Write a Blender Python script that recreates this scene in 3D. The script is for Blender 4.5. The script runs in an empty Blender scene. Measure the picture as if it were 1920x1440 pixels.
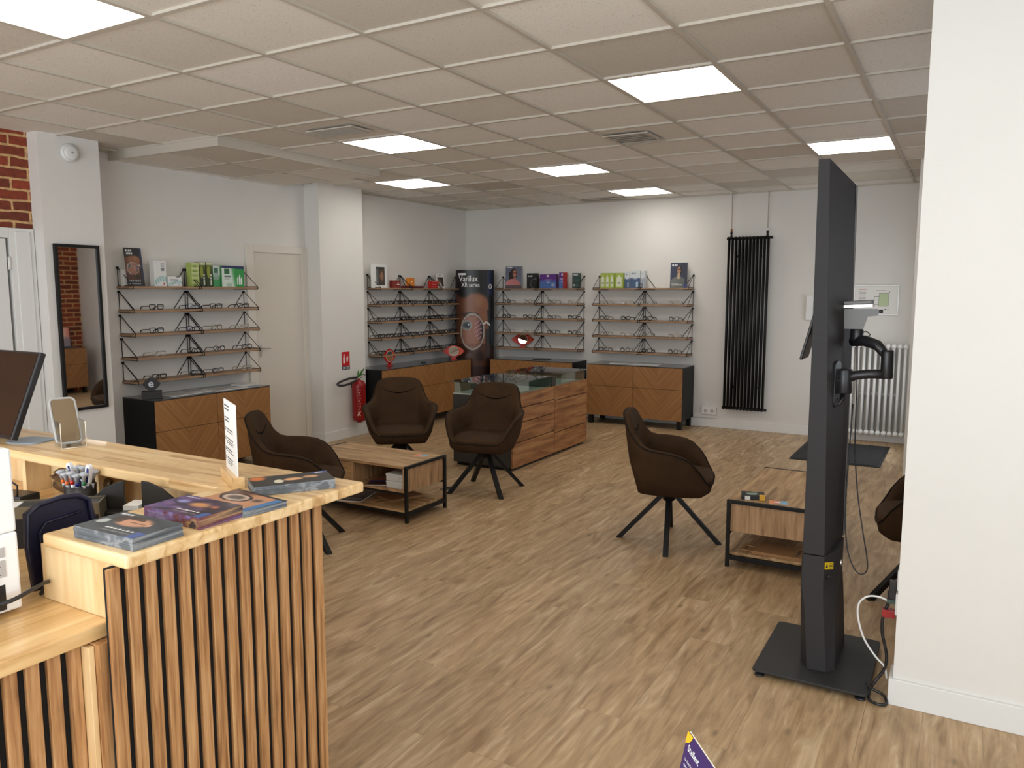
import bpy, math, random
import numpy as np
from mathutils import Vector, Matrix
PI = math.pi
random.seed(7)
SC = bpy.context.scene
COL = SC.collection

# ------------------------------------------------------------------ camera
cam_d = bpy.data.cameras.new('camera')
cam = bpy.data.objects.new('camera', cam_d); COL.objects.link(cam)
SC.camera = cam
cam_d.sensor_fit = 'HORIZONTAL'; cam_d.sensor_width = 36.0
cam_d.lens = 1464.4 / 1920 * 36.0
cam_d.clip_start = 0.05
cam.location = (4.734, -2.147, 1.600)
YAW, PITCH = -0.5252, -0.1175
fw = Vector((math.sin(YAW)*math.cos(PITCH), math.cos(YAW)*math.cos(PITCH), math.sin(PITCH)))
cam.rotation_euler = fw.to_track_quat('-Z', 'Y').to_euler()

# ------------------------------------------------------------------ world, exposure
SC.view_settings.view_transform = 'Standard'
SC.view_settings.look = 'None'
SC.view_settings.gamma = 1.0
SC.view_settings.use_curve_mapping = False
SC.view_settings.exposure = 0.0
W = bpy.data.worlds.new('sky'); SC.world = W; W.use_nodes = True
bg = W.node_tree.nodes['Background']
bg.inputs[0].default_value = (0.80, 0.90, 1.0, 1); bg.inputs[1].default_value = 1.0

CEIL = 2.708
def area_light(name, loc, rot, sx, sy, power, color):
    l = bpy.data.lights.new(name, 'AREA'); l.shape = 'RECTANGLE'; l.size = sx; l.size_y = sy
    l.energy = power; l.color = color
    o = bpy.data.objects.new(name, l); COL.objects.link(o)
    o.location = loc; o.rotation_euler = rot
    return o
# daylight entering by the shop windows behind the camera and by the glazed entrance door
area_light('daylight_shop_window', (2.9, -4.02, 1.45), (PI/2+0.33, 0, 0), 5.6, 2.2, 200, (0.86, 0.94, 1.0))
area_light('added_side_light', (6.55, -1.6, 1.5), (PI/2+0.15, 0, PI/2), 2.6, 2.0, 32, (0.86, 0.94, 1.0))  # added light from the right, for no known window
area_light('daylight_far_window', (5.85, 3.2, 1.62), (PI/2, 0, PI/2), 1.1, 1.15, 9, (0.86, 0.93, 1.0))
area_light('daylight_entrance_door', (4.31, 6.16, 1.10), (PI/2, 0, PI/2), 0.8, 1.9, 7, (0.86, 0.93, 1.0))
PANEL_EMIT = 8.2

# ------------------------------------------------------------------ materials
MATS = {}
def s2l(c):
    return tuple((x/12.92 if x <= 0.04045 else ((x+0.055)/1.055)**2.4) for x in c)
def rgb(r, g, b): return s2l((r/255, g/255, b/255))
def mat(name, color, rough=0.5, metal=0.0, noise=0.0, nscale=20.0, bump=0.0, bscale=60.0, spec=0.5, coat=0.0, stretch=(1,1,1)):
    if name in MATS: return MATS[name]
    m = bpy.data.materials.new(name); m.use_nodes = True
    nt = m.node_tree; N = nt.nodes; L = nt.links
    b = N['Principled BSDF']
    b.inputs['Base Color'].default_value = (*color, 1); b.inputs['Roughness'].default_value = rough
    b.inputs['Metallic'].default_value = metal; b.inputs['Specular IOR Level'].default_value = spec
    b.inputs['Coat Weight'].default_value = coat
    if noise or bump:
        tc = N.new('ShaderNodeTexCoord'); mp = N.new('ShaderNodeMapping'); mp.inputs['Scale'].default_value = stretch
        L.new(tc.outputs['Object'], mp.inputs['Vector'])
    if noise:
        n = N.new('ShaderNodeTexNoise'); n.inputs['Scale'].default_value = nscale; n.inputs['Detail'].default_value = 4
        L.new(mp.outputs[0], n.inputs['Vector'])
        r = N.new('ShaderNodeMapRange'); r.inputs['From Min'].default_value = 0.25; r.inputs['From Max'].default_value = 0.75
        r.inputs['To Min'].default_value = 1-noise; r.inputs['To Max'].default_value = 1+noise
        L.new(n.outputs['Fac'], r.inputs['Value'])
        mx = N.new('ShaderNodeVectorMath'); mx.operation = 'SCALE'; mx.inputs[0].default_value = color
        L.new(r.outputs[0], mx.inputs['Scale']); L.new(mx.outputs[0], b.inputs['Base Color'])
    if bump:
        n2 = N.new('ShaderNodeTexNoise'); n2.inputs['Scale'].default_value = bscale; n2.inputs['Detail'].default_value = 5
        L.new(mp.outputs[0], n2.inputs['Vector'])
        bp = N.new('ShaderNodeBump'); bp.inputs['Strength'].default_value = bump; bp.inputs['Distance'].default_value = 0.002
        L.new(n2.outputs['Fac'], bp.inputs['Height']); L.new(bp.outputs[0], b.inputs['Normal'])
    MATS[name] = m
    return m

def ramp(N, stops):
    r = N.new('ShaderNodeValToRGB'); e = r.color_ramp.elements
    while len(e) > 1: e.remove(e[-1])
    e[0].position = stops[0][0]; e[0].color = (*stops[0][1], 1)
    for p, c in stops[1:]:
        x = e.new(p); x.color = (*c, 1)
    return r

def wood(name, dark, mid, light, axis='X', scale=1.0, rough=0.45, blocks=None, knots=0.0, seed=0.0, coat=0.0, streak=14.0):
    """grain stretched along one object axis; blocks=(length,width) gives butcher-block staves"""
    if name in MATS: return MATS[name]
    m = bpy.data.materials.new(name); m.use_nodes = True
    nt = m.node_tree; N = nt.nodes; L = nt.links; b = N['Principled BSDF']
    b.inputs['Roughness'].default_value = rough; b.inputs['Coat Weight'].default_value = coat
    tc = N.new('ShaderNodeTexCoord'); mp = N.new('ShaderNodeMapping')
    mp.inputs['Location'].default_value = (seed, seed*1.7, seed*0.6)
    if axis == 'Y': mp.inputs['Rotation'].default_value = (0, 0, PI/2)
    if axis == 'Z': mp.inputs['Rotation'].default_value = (0, PI/2, 0)
    L.new(tc.outputs['Object'], mp.inputs['Vector'])
    st = N.new('ShaderNodeMapping'); st.inputs['Scale'].default_value = (scale*1.0, scale*streak, scale*streak)
    src = mp.outputs[0]
    facb = None
    if blocks:
        br = N.new('ShaderNodeTexBrick'); br.offset = 0.37; br.squash = 1.0
        br.inputs['Scale'].default_value = 1.0; br.inputs['Brick Width'].default_value = blocks[0]; br.inputs['Row Height'].default_value = blocks[1]
        br.inputs['Mortar Size'].default_value = 0.0006; br.inputs['Color1'].default_value = (0,0,0,1); br.inputs['Color2'].default_value = (1,1,1,1)
        br.inputs['Mortar'].default_value = (0.15,0.15,0.15,1)
        L.new(mp.outputs[0], br.inputs['Vector'])
        facb = br.outputs['Color']
        ad = N.new('ShaderNodeVectorMath'); ad.operation = 'MULTIPLY_ADD'; ad.inputs[1].default_value = (7, 3, 5)
        L.new(br.outputs['Color'], ad.inputs[0]); L.new(mp.outputs[0], ad.inputs[2]); src = ad.outputs[0]
    L.new(src, st.inputs['Vector'])
    n = N.new('ShaderNodeTexNoise'); n.inputs['Scale'].default_value = 2.2; n.inputs['Detail'].default_value = 6; n.inputs['Distortion'].default_value = 0.7
    L.new(st.outputs[0], n.inputs['Vector'])
    r = ramp(N, [(0.28, dark), (0.48, mid), (0.72, light)])
    val = n.outputs['Fac']
    if facb:
        mm = N.new('ShaderNodeMath'); mm.operation = 'MULTIPLY_ADD'; mm.inputs[1].default_value = 0.22
        sp = N.new('ShaderNodeSeparateColor'); L.new(facb, sp.inputs[0]); L.new(sp.outputs[0], mm.inputs[0])
        sb = N.new('ShaderNodeMath'); sb.operation = 'SUBTRACT'; sb.inputs[1].default_value = 0.11
        L.new(val, sb.inputs[0]); L.new(sb.outputs[0], mm.inputs[2]); val = mm.outputs[0]
    L.new(val, r.inputs['Fac'])
    out = r.outputs['Color']
    if knots:
        k = N.new('ShaderNodeTexNoise'); k.inputs['Scale'].default_value = 3.2*scale; k.inputs['Detail'].default_value = 3
        km = N.new('ShaderNodeMapping'); km.inputs['Scale'].default_value = (1, 2.6, 2.6)
        L.new(src, km.inputs['Vector']); L.new(km.outputs[0], k.inputs['Vector'])
        kr = N.new('ShaderNodeMapRange'); kr.inputs['From Min'].default_value = 0.60; kr.inputs['From Max'].default_value = 0.74
        L.new(k.outputs['Fac'], kr.inputs['Value'])
        kk = N.new('ShaderNodeMath'); kk.operation = 'MULTIPLY'; kk.inputs[1].default_value = knots; L.new(kr.outputs[0], kk.inputs[0])
        mx = N.new('ShaderNodeMix'); mx.data_type = 'RGBA'; mx.inputs[7].default_value = (*[x*0.45 for x in dark], 1)
        L.new(kk.outputs[0], mx.inputs[0]); L.new(out, mx.inputs[6]); out = mx.outputs[2]
    L.new(out, b.inputs['Base Color'])
    MATS[name] = m
    return m

def floor_mat():
    m = bpy.data.materials.new('oak_laminate_floor'); m.use_nodes = True
    nt = m.node_tree; N = nt.nodes; L = nt.links; b = N['Principled BSDF']
    b.inputs['Roughness'].default_value = 0.42; b.inputs['Specular IOR Level'].default_value = 0.4
    tc = N.new('ShaderNodeTexCoord'); mp = N.new('ShaderNodeMapping'); mp.inputs['Rotation'].default_value = (0, 0, PI/2)
    L.new(tc.outputs['Object'], mp.inputs['Vector'])
    def brick(w, h, mortar, off):
        br = N.new('ShaderNodeTexBrick'); br.offset = off; br.inputs['Scale'].default_value = 1.0
        br.inputs['Brick Width'].default_value = w; br.inputs['Row Height'].default_value = h
        br.inputs['Mortar Size'].default_value = mortar; br.inputs['Color1'].default_value = (0,0,0,1); br.inputs['Color2'].default_value = (1,1,1,1)
        br.inputs['Mortar'].default_value = (0.5,0.5,0.5,1)
        L.new(mp.outputs[0], br.inputs['Vector']); return br
    b1 = brick(1.28, 0.195, 0.0012, 0.36)
    ad = N.new('ShaderNodeVectorMath'); ad.operation = 'MULTIPLY_ADD'; ad.inputs[1].default_value = (9, 4, 2)
    L.new(b1.outputs['Color'], ad.inputs[0]); L.new(mp.outputs[0], ad.inputs[2])
    def nz(sx, sy, sc, det, dist=0.0):
        q = N.new('ShaderNodeMapping'); q.inputs['Scale'].default_value = (sx, sy, 1); L.new(ad.outputs[0], q.inputs['Vector'])
        n = N.new('ShaderNodeTexNoise'); n.inputs['Scale'].default_value = sc; n.inputs['Detail'].default_value = det; n.inputs['Distortion'].default_value = dist
        L.new(q.outputs[0], n.inputs['Vector']); return n.outputs['Fac']
    g1 = nz(1, 7, 2.4, 10, 1.3); g2 = nz(1, 3.5, 6.5, 4, 0.6); g3 = nz(2.0, 34, 3.0, 5, 0.3)
    r1 = ramp(N, [(0.28, rgb(148,117,84)), (0.42, rgb(172,142,106)), (0.56, rgb(187,157,120)), (0.72, rgb(210,184,149))])
    L.new(g1, r1.inputs['Fac'])
    # cloudy dark patches
    mr = N.new('ShaderNodeMapRange'); mr.inputs['From Min'].default_value = 0.50; mr.inputs['From Max'].default_value = 0.72
    mr.inputs['To Min'].default_value = 1.0; mr.inputs['To Max'].default_value = 0.82; L.new(g2, mr.inputs['Value'])
    sc = N.new('ShaderNodeVectorMath'); sc.operation = 'SCALE'; L.new(r1.outputs[0], sc.inputs[0]); L.new(mr.outputs[0], sc.inputs['Scale'])
    # fine pores
    mr3 = N.new('ShaderNodeMapRange'); mr3.inputs['From Min'].default_value = 0.3; mr3.inputs['From Max'].default_value = 0.7
    mr3.inputs['To Min'].default_value = 0.89; mr3.inputs['To Max'].default_value = 1.10; L.new(g3, mr3.inputs['Value'])
    sc3 = N.new('ShaderNodeVectorMath'); sc3.operation = 'SCALE'; L.new(sc.outputs[0], sc3.inputs[0]); L.new(mr3.outputs[0], sc3.inputs['Scale'])
    # knots
    kq = N.new('ShaderNodeMapping'); kq.inputs['Scale'].default_value = (3.0, 7.0, 1); L.new(ad.outputs[0], kq.inputs['Vector'])
    vo = N.new('ShaderNodeTexVoronoi'); vo.inputs['Scale'].default_value = 1.0; L.new(kq.outputs[0], vo.inputs['Vector'])
    kd = N.new('ShaderNodeMapRange'); kd.inputs['From Min'].default_value = 0.02; kd.inputs['From Max'].default_value = 0.11
    kd.inputs['To Min'].default_value = 0.50; kd.inputs['To Max'].default_value = 1.0; L.new(vo.outputs['Distance'], kd.inputs['Value'])
    sc4 = N.new('ShaderNodeVectorMath'); sc4.operation = 'SCALE'; L.new(sc3.outputs[0], sc4.inputs[0]); L.new(kd.outputs[0], sc4.inputs['Scale'])
    fk = nz(2.2, 16, 5.0, 4, 1.6)
    mf = N.new('ShaderNodeMapRange'); mf.inputs['From Min'].default_value = 0.62; mf.inputs['From Max'].default_value = 0.76; mf.inputs['To Min'].default_value = 1.0; mf.inputs['To Max'].default_value = 0.74; L.new(fk, mf.inputs['Value'])
    scf = N.new('ShaderNodeVectorMath'); scf.operation = 'SCALE'; L.new(sc4.outputs[0], scf.inputs[0]); L.new(mf.outputs[0], scf.inputs['Scale']); sc4 = scf
    # per board tone
    sp = N.new('ShaderNodeSeparateColor'); L.new(b1.outputs['Color'], sp.inputs[0])
    mt = N.new('ShaderNodeMapRange'); mt.inputs['To Min'].default_value = 0.93; mt.inputs['To Max'].default_value = 1.06; L.new(sp.outputs[0], mt.inputs['Value'])
    sc5 = N.new('ShaderNodeVectorMath'); sc5.operation = 'SCALE'; L.new(sc4.outputs[0], sc5.inputs[0]); L.new(mt.outputs[0], sc5.inputs['Scale'])
    # joints
    mj = N.new('ShaderNodeMapRange'); mj.inputs['To Min'].default_value = 1.0; mj.inputs['To Max'].default_value = 0.72; L.new(b1.outputs['Fac'], mj.inputs['Value'])
    sc6 = N.new('ShaderNodeVectorMath'); sc6.operation = 'SCALE'; L.new(sc5.outputs[0], sc6.inputs[0]); L.new(mj.outputs[0], sc6.inputs['Scale'])
    L.new(sc6.outputs[0], b.inputs['Base Color'])
    bp = N.new('ShaderNodeBump'); bp.inputs['Strength'].default_value = 0.15; bp.inputs['Distance'].default_value = 0.001
    L.new(g3, bp.inputs['Height']); L.new(bp.outputs[0], b.inputs['Normal'])
    return m

def ceil_mat():
    m = bpy.data.materials.new('mineral_ceiling_tiles'); m.use_nodes = True
    nt = m.node_tree; N = nt.nodes; L = nt.links; b = N['Principled BSDF']; b.inputs['Roughness'].default_value = 0.95; b.inputs['Specular IOR Level'].default_value = 0.1
    tc = N.new('ShaderNodeTexCoord')
    dv = N.new('ShaderNodeVectorMath'); dv.operation = 'SCALE'; dv.inputs['Scale'].default_value = 1/0.6; L.new(tc.outputs['Object'], dv.inputs[0])
    fl = N.new('ShaderNodeVectorMath'); fl.operation = 'FLOOR'; L.new(dv.outputs[0], fl.inputs[0])
    sp = N.new('ShaderNodeSeparateXYZ'); L.new(fl.outputs[0], sp.inputs[0]); cb = N.new('ShaderNodeCombineXYZ'); L.new(sp.outputs[0], cb.inputs[0]); L.new(sp.outputs[1], cb.inputs[1])
    wn = N.new('ShaderNodeTexWhiteNoise'); L.new(cb.outputs[0], wn.inputs['Vector'])
    r = ramp(N, [(0.0, rgb(206,199,188)), (0.25, rgb(226,220,210)), (0.7, rgb(238,234,226)), (1.0, rgb(244,241,236))]); L.new(wn.outputs['Value'], r.inputs['Fac'])
    n = N.new('ShaderNodeTexNoise'); n.inputs['Scale'].default_value = 130; n.inputs['Detail'].default_value = 3; L.new(tc.outputs['Object'], n.inputs['Vector'])
    mr = N.new('ShaderNodeMapRange'); mr.inputs['From Min'].default_value = 0.28; mr.inputs['From Max'].default_value = 0.42; mr.inputs['To Min'].default_value = 0.72; mr.inputs['To Max'].default_value = 1.0
    L.new(n.outputs['Fac'], mr.inputs['Value'])
    sc = N.new('ShaderNodeVectorMath'); sc.operation = 'SCALE'; L.new(r.outputs[0], sc.inputs[0]); L.new(mr.outputs[0], sc.inputs['Scale'])
    L.new(sc.outputs[0], b.inputs['Base Color'])
    return m

def brick_mat():
    m = bpy.data.materials.new('red_brick'); m.use_nodes = True
    nt = m.node_tree; N = nt.nodes; L = nt.links; b = N['Principled BSDF']; b.inputs['Roughness'].default_value = 0.9
    tc = N.new('ShaderNodeTexCoord'); mp = N.new('ShaderNodeMapping'); 
    sx = N.new('ShaderNodeSeparateXYZ'); L.new(tc.outputs['Object'], sx.inputs[0]); cb = N.new('ShaderNodeCombineXYZ')
    L.new(sx.outputs[1], cb.inputs[0]); L.new(sx.outputs[2], cb.inputs[1])
    n0 = N.new('ShaderNodeTexNoise'); n0.inputs['Scale'].default_value = 9; L.new(tc.outputs['Object'], n0.inputs['Vector'])
    ad = N.new('ShaderNodeVectorMath'); ad.operation = 'MULTIPLY_ADD'; ad.inputs[1].default_value = (0.02, 0.02, 0.0); L.new(n0.outputs['Color'], ad.inputs[0]); L.new(cb.outputs[0], ad.inputs[2])
    br = N.new('ShaderNodeTexBrick'); br.inputs['Scale'].default_value = 1; br.inputs['Brick Width'].default_value = 0.235; br.inputs['Row Height'].default_value = 0.075
    br.inputs['Mortar Size'].default_value = 0.009; br.inputs['Mortar Smooth'].default_value = 0.2
    br.inputs['Color1'].default_value = (*rgb(150,66,42), 1); br.inputs['Color2'].default_value = (*rgb(105,52,38), 1); br.inputs['Mortar'].default_value = (*rgb(205,165,115), 1)
    L.new(ad.outputs[0], br.inputs['Vector'])
    n = N.new('ShaderNodeTexNoise'); n.inputs['Scale'].default_value = 30; n.inputs['Detail'].default_value = 5; L.new(tc.outputs['Object'], n.inputs['Vector'])
    mr = N.new('ShaderNodeMapRange'); mr.inputs['From Min'].default_value = 0.3; mr.inputs['From Max'].default_value = 0.7; mr.inputs['To Min'].default_value = 0.75; mr.inputs['To Max'].default_value = 1.2
    L.new(n.outputs['Fac'], mr.inputs['Value'])
    sc = N.new('ShaderNodeVectorMath'); sc.operation = 'SCALE'; L.new(br.outputs['Color'], sc.inputs[0]); L.new(mr.outputs[0], sc.inputs['Scale']); L.new(sc.outputs[0], b.inputs['Base Color'])
    bp = N.new('ShaderNodeBump'); bp.inputs['Strength'].default_value = 0.7; bp.inputs['Distance'].default_value = 0.01; bp.invert = True
    L.new(br.outputs['Fac'], bp.inputs['Height']); L.new(bp.outputs[0], b.inputs['Normal'])
    return m

def chevron_mat(name, width, x0=0.0):
    """V-shaped oak veneer on a front lying in the local x/z plane, door width `width`"""
    if name in MATS: return MATS[name]
    m = bpy.data.materials.new(name); m.use_nodes = True
    nt = m.node_tree; N = nt.nodes; L = nt.links; b = N['Principled BSDF']; b.inputs['Roughness'].default_value = 0.4
    tc = N.new('ShaderNodeTexCoord'); sx = N.new('ShaderNodeSeparateXYZ'); L.new(tc.outputs['Object'], sx.inputs[0])
    def mth(op, a, v=None, b2=None):
        q = N.new('ShaderNodeMath'); q.operation = op
        L.new(a, q.inputs[0])
        if b2 is not None: L.new(b2, q.inputs[1])
        elif v is not None: q.inputs[1].default_value = v
        return q.outputs[0]
    sh = mth('ADD', sx.outputs[0], -x0 + width*20)
    md = mth('MODULO', sh, width); ct = mth('SUBTRACT', md, width/2); ab = mth('ABSOLUTE', ct)
    k = mth('MULTIPLY', ab, 1.15); s = mth('SUBTRACT', sx.outputs[2], None, k)
    sg = mth('SIGN', ct); sg2 = mth('MULTIPLY', sg, 3.0)
    al = mth('MULTIPLY', sx.outputs[2], 0.5)
    al2 = mth('ADD', al, None, ab)
    al3 = mth('MULTIPLY', al2, 1.2)
    cb = N.new('ShaderNodeCombineXYZ'); s30 = mth('MULTIPLY', s, 46.0); L.new(s30, cb.inputs[0]); L.new(al3, cb.inputs[1]); L.new(sg2, cb.inputs[2])
    n = N.new('ShaderNodeTexNoise'); n.inputs['Scale'].default_value = 1.0; n.inputs['Detail'].default_value = 5; L.new(cb.outputs[0], n.inputs['Vector'])
    r = ramp(N, [(0.25, rgb(132,90,50)), (0.5, rgb(154,108,64)), (0.75, rgb(174,128,80))]); L.new(n.outputs['Fac'], r.inputs['Fac'])
    L.new(r.outputs[0], b.inputs['Base Color'])
    MATS[name] = m
    return m

def glass_mat(name, tint=(1,1,1), amount=0.12, rough=0.02):
    if name in MATS: return MATS[name]
    m = bpy.data.materials.new(name); m.use_nodes = True
    nt = m.node_tree; N = nt.nodes; L = nt.links; N.remove(N['Principled BSDF'])
    t = N.new('ShaderNodeBsdfTransparent'); t.inputs[0].default_value = (*tint, 1)
    g = N.new('ShaderNodeBsdfGlossy'); g.inputs['Roughness'].default_value = rough
    lw = N.new('ShaderNodeLayerWeight'); lw.inputs['Blend'].default_value = 0.5
    f = N.new('ShaderNodeMath'); f.operation = 'POWER'; f.inputs[1].default_value = 4.0; L.new(lw.outputs['Facing'], f.inputs[0])
    f2 = N.new('ShaderNodeMath'); f2.operation = 'MULTIPLY'; f2.inputs[1].default_value = 0.85; L.new(f.outputs[0], f2.inputs[0]); f = f2
    ad = N.new('ShaderNodeMath'); ad.operation = 'ADD'; ad.inputs[1].default_value = amount; L.new(f.outputs[0], ad.inputs[0])
    mx = N.new('ShaderNodeMixShader'); L.new(ad.outputs[0], mx.inputs[0]); L.new(t.outputs[0], mx.inputs[1]); L.new(g.outputs[0], mx.inputs[2])
    L.new(mx.outputs[0], N['Material Output'].inputs[0])
    MATS[name] = m
    return m

def emit_mat(name, color, strength):
    if name in MATS: return MATS[name]
    m = bpy.data.materials.new(name); m.use_nodes = True
    b = m.node_tree.nodes['Principled BSDF']; b.inputs['Base Color'].default_value = (*color, 1)
    b.inputs['Emission Color'].default_value = (*color, 1); b.inputs['Emission Strength'].default_value = strength
    MATS[name] = m
    return m

def painted_mat():
    if 'printed_picture' in MATS: return MATS['printed_picture']
    m = bpy.data.materials.new('printed_picture'); m.use_nodes = True
    N = m.node_tree.nodes; L = m.node_tree.links
    a = N.new('ShaderNodeVertexColor'); a.layer_name = 'Col'
    N['Principled BSDF'].inputs['Roughness'].default_value = 0.35
    L.new(a.outputs[0], N['Principled BSDF'].inputs['Base Color'])
    MATS['printed_picture'] = m
    return m

WALL = mat('white_painted_wall', rgb(224,221,216), 0.85, noise=0.015, nscale=3, bump=0.12, bscale=160, spec=0.2)
TRIM = mat('white_gloss_trim', rgb(226,225,222), 0.45)
DOORW = mat('cream_door_paint', rgb(222,215,204), 0.5)
TILE = ceil_mat()
TBAR = mat('ceiling_grid_metal', rgb(196,188,175), 0.5)
BLACK = mat('black_powder_steel', (0.006,0.006,0.006), 0.5, spec=0.3)
BLACKP = mat('black_plastic', (0.014,0.014,0.016), 0.35)
BLACKW = mat('black_brown_laminate', (0.005,0.005,0.005), 0.5, spec=0.25)
GLASSTOP = mat('dark_glass_top', (0.05,0.05,0.052), 0.12, spec=0.6)
LEATHER = mat('brown_suede_leather', rgb(62,44,28), 0.85, noise=0.22, nscale=9, bump=0.25, bscale=90, spec=0.15)
LEATHER2 = mat('brown_leather_piping', rgb(26,18,12), 0.7, spec=0.2)
BEECH = wood('beech_worktop', rgb(190,146,94), rgb(224,186,132), rgb(240,210,162), 'X', 1.0, 0.30, blocks=(0.42,0.045), seed=0.3, coat=0.15)
BEECHY = wood('beech_worktop_y', rgb(196,150,92), rgb(222,182,126), rgb(236,202,150), 'Y', 1.0, 0.30, blocks=(0.42,0.045), seed=1.3, coat=0.15)
BEECHZ = wood('beech_board_upright', rgb(206,165,110), rgb(226,192,142), rgb(238,210,164), 'Z', 1.0, 0.38, blocks=(0.4,0.045), seed=2.1)
SLAT = wood('oak_slat', rgb(128,84,48), rgb(172,124,78), rgb(200,156,108), 'Z', 2.2, 0.45, streak=22, knots=0.3)
FELT = mat('black_felt', (0.006,0.005,0.004), 0.95)
SHELFW = wood('oak_shelf', rgb(120,92,68), rgb(150,118,90), rgb(172,140,110), 'X', 1.2, 0.5)
TABLEW = wood('sonoma_oak', rgb(120,90,58), rgb(172,136,94), rgb(202,168,124), 'X', 1.3, 0.5, knots=0.25, streak=11)
TABLEWZ = wood('sonoma_oak_upright', rgb(128,94,62), rgb(172,134,96), rgb(198,160,120), 'Z', 1.5, 0.5, knots=0.4, streak=11, seed=3)
ISLW = wood('rustic_oak', rgb(112,70,38), rgb(158,106,62), rgb(188,140,90), 'Y', 1.1, 0.45, knots=0.45, streak=9, seed=5)
PANELDARK = mat('anthracite_panel', rgb(58,54,50), 0.55)
CHROME = mat('chrome', (0.75,0.75,0.75), 0.15, 1.0)
STEEL = mat('brushed_steel', (0.42,0.42,0.42), 0.35, 1.0)
WHITEP = mat('white_plastic', rgb(228,228,226), 0.4)
RED = mat('red_enamel', rgb(140,10,14), 0.3)
GREEN = mat('green_handle', rgb(70,120,50), 0.5)
TOTEM = mat('anthracite_metal', rgb(47,45,46), 0.6, spec=0.3, bump=0.1, bscale=400)
MIRROR = mat('mirror_silver', (0.86,0.86,0.86), 0.02, 1.0)
CLEAR = glass_mat('clear_acrylic', (0.97,0.98,0.98), 0.03)
LENS = glass_mat('spectacle_lens', (0.96,0.97,0.97), 0.02)
SHOWGLASS = glass_mat('show_case_glass', (0.80,0.86,0.84), 0.16)
PAPER = mat('white_paper', rgb(232,230,225), 0.7)
KRAFT = mat('kraft_paper', rgb(170,128,86), 0.8)
INK = mat('dark_ink', rgb(50,48,48), 0.6)

def edge_mat(name, stops, scale=22.0):
    # cut edges of a stack of printed sheets: colour bands along x, fine lines up z
    m = bpy.data.materials.new(name); m.use_nodes = True
    nt = m.node_tree; N = nt.nodes; L = nt.links; b = N['Principled BSDF']; b.inputs['Roughness'].default_value = 0.6
    tc = N.new('ShaderNodeTexCoord'); mp = N.new('ShaderNodeMapping'); mp.inputs['Scale'].default_value = (scale, 3, 30); L.new(tc.outputs['Object'], mp.inputs['Vector'])
    n = N.new('ShaderNodeTexNoise'); n.inputs['Scale'].default_value = 1.0; n.inputs['Detail'].default_value = 2; L.new(mp.outputs[0], n.inputs['Vector'])
    r = ramp(N, stops); L.new(n.outputs['Fac'], r.inputs['Fac'])
    mp2 = N.new('ShaderNodeMapping'); mp2.inputs['Scale'].default_value = (6, 6, 900); L.new(tc.outputs['Object'], mp2.inputs['Vector'])
    n2 = N.new('ShaderNodeTexNoise'); n2.inputs['Scale'].default_value = 1.0; n2.inputs['Detail'].default_value = 1; L.new(mp2.outputs[0], n2.inputs['Vector'])
    mr = N.new('ShaderNodeMapRange'); mr.inputs['From Min'].default_value = 0.3; mr.inputs['From Max'].default_value = 0.7; mr.inputs['To Min'].default_value = 0.72; mr.inputs['To Max'].default_value = 1.25; L.new(n2.outputs['Fac'], mr.inputs['Value'])
    sc = N.new('ShaderNodeVectorMath'); sc.operation = 'SCALE'; L.new(r.outputs[0], sc.inputs[0]); L.new(mr.outputs[0], sc.inputs['Scale']); L.new(sc.outputs[0], b.inputs['Base Color'])
    MATS[name] = m; return m

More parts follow.
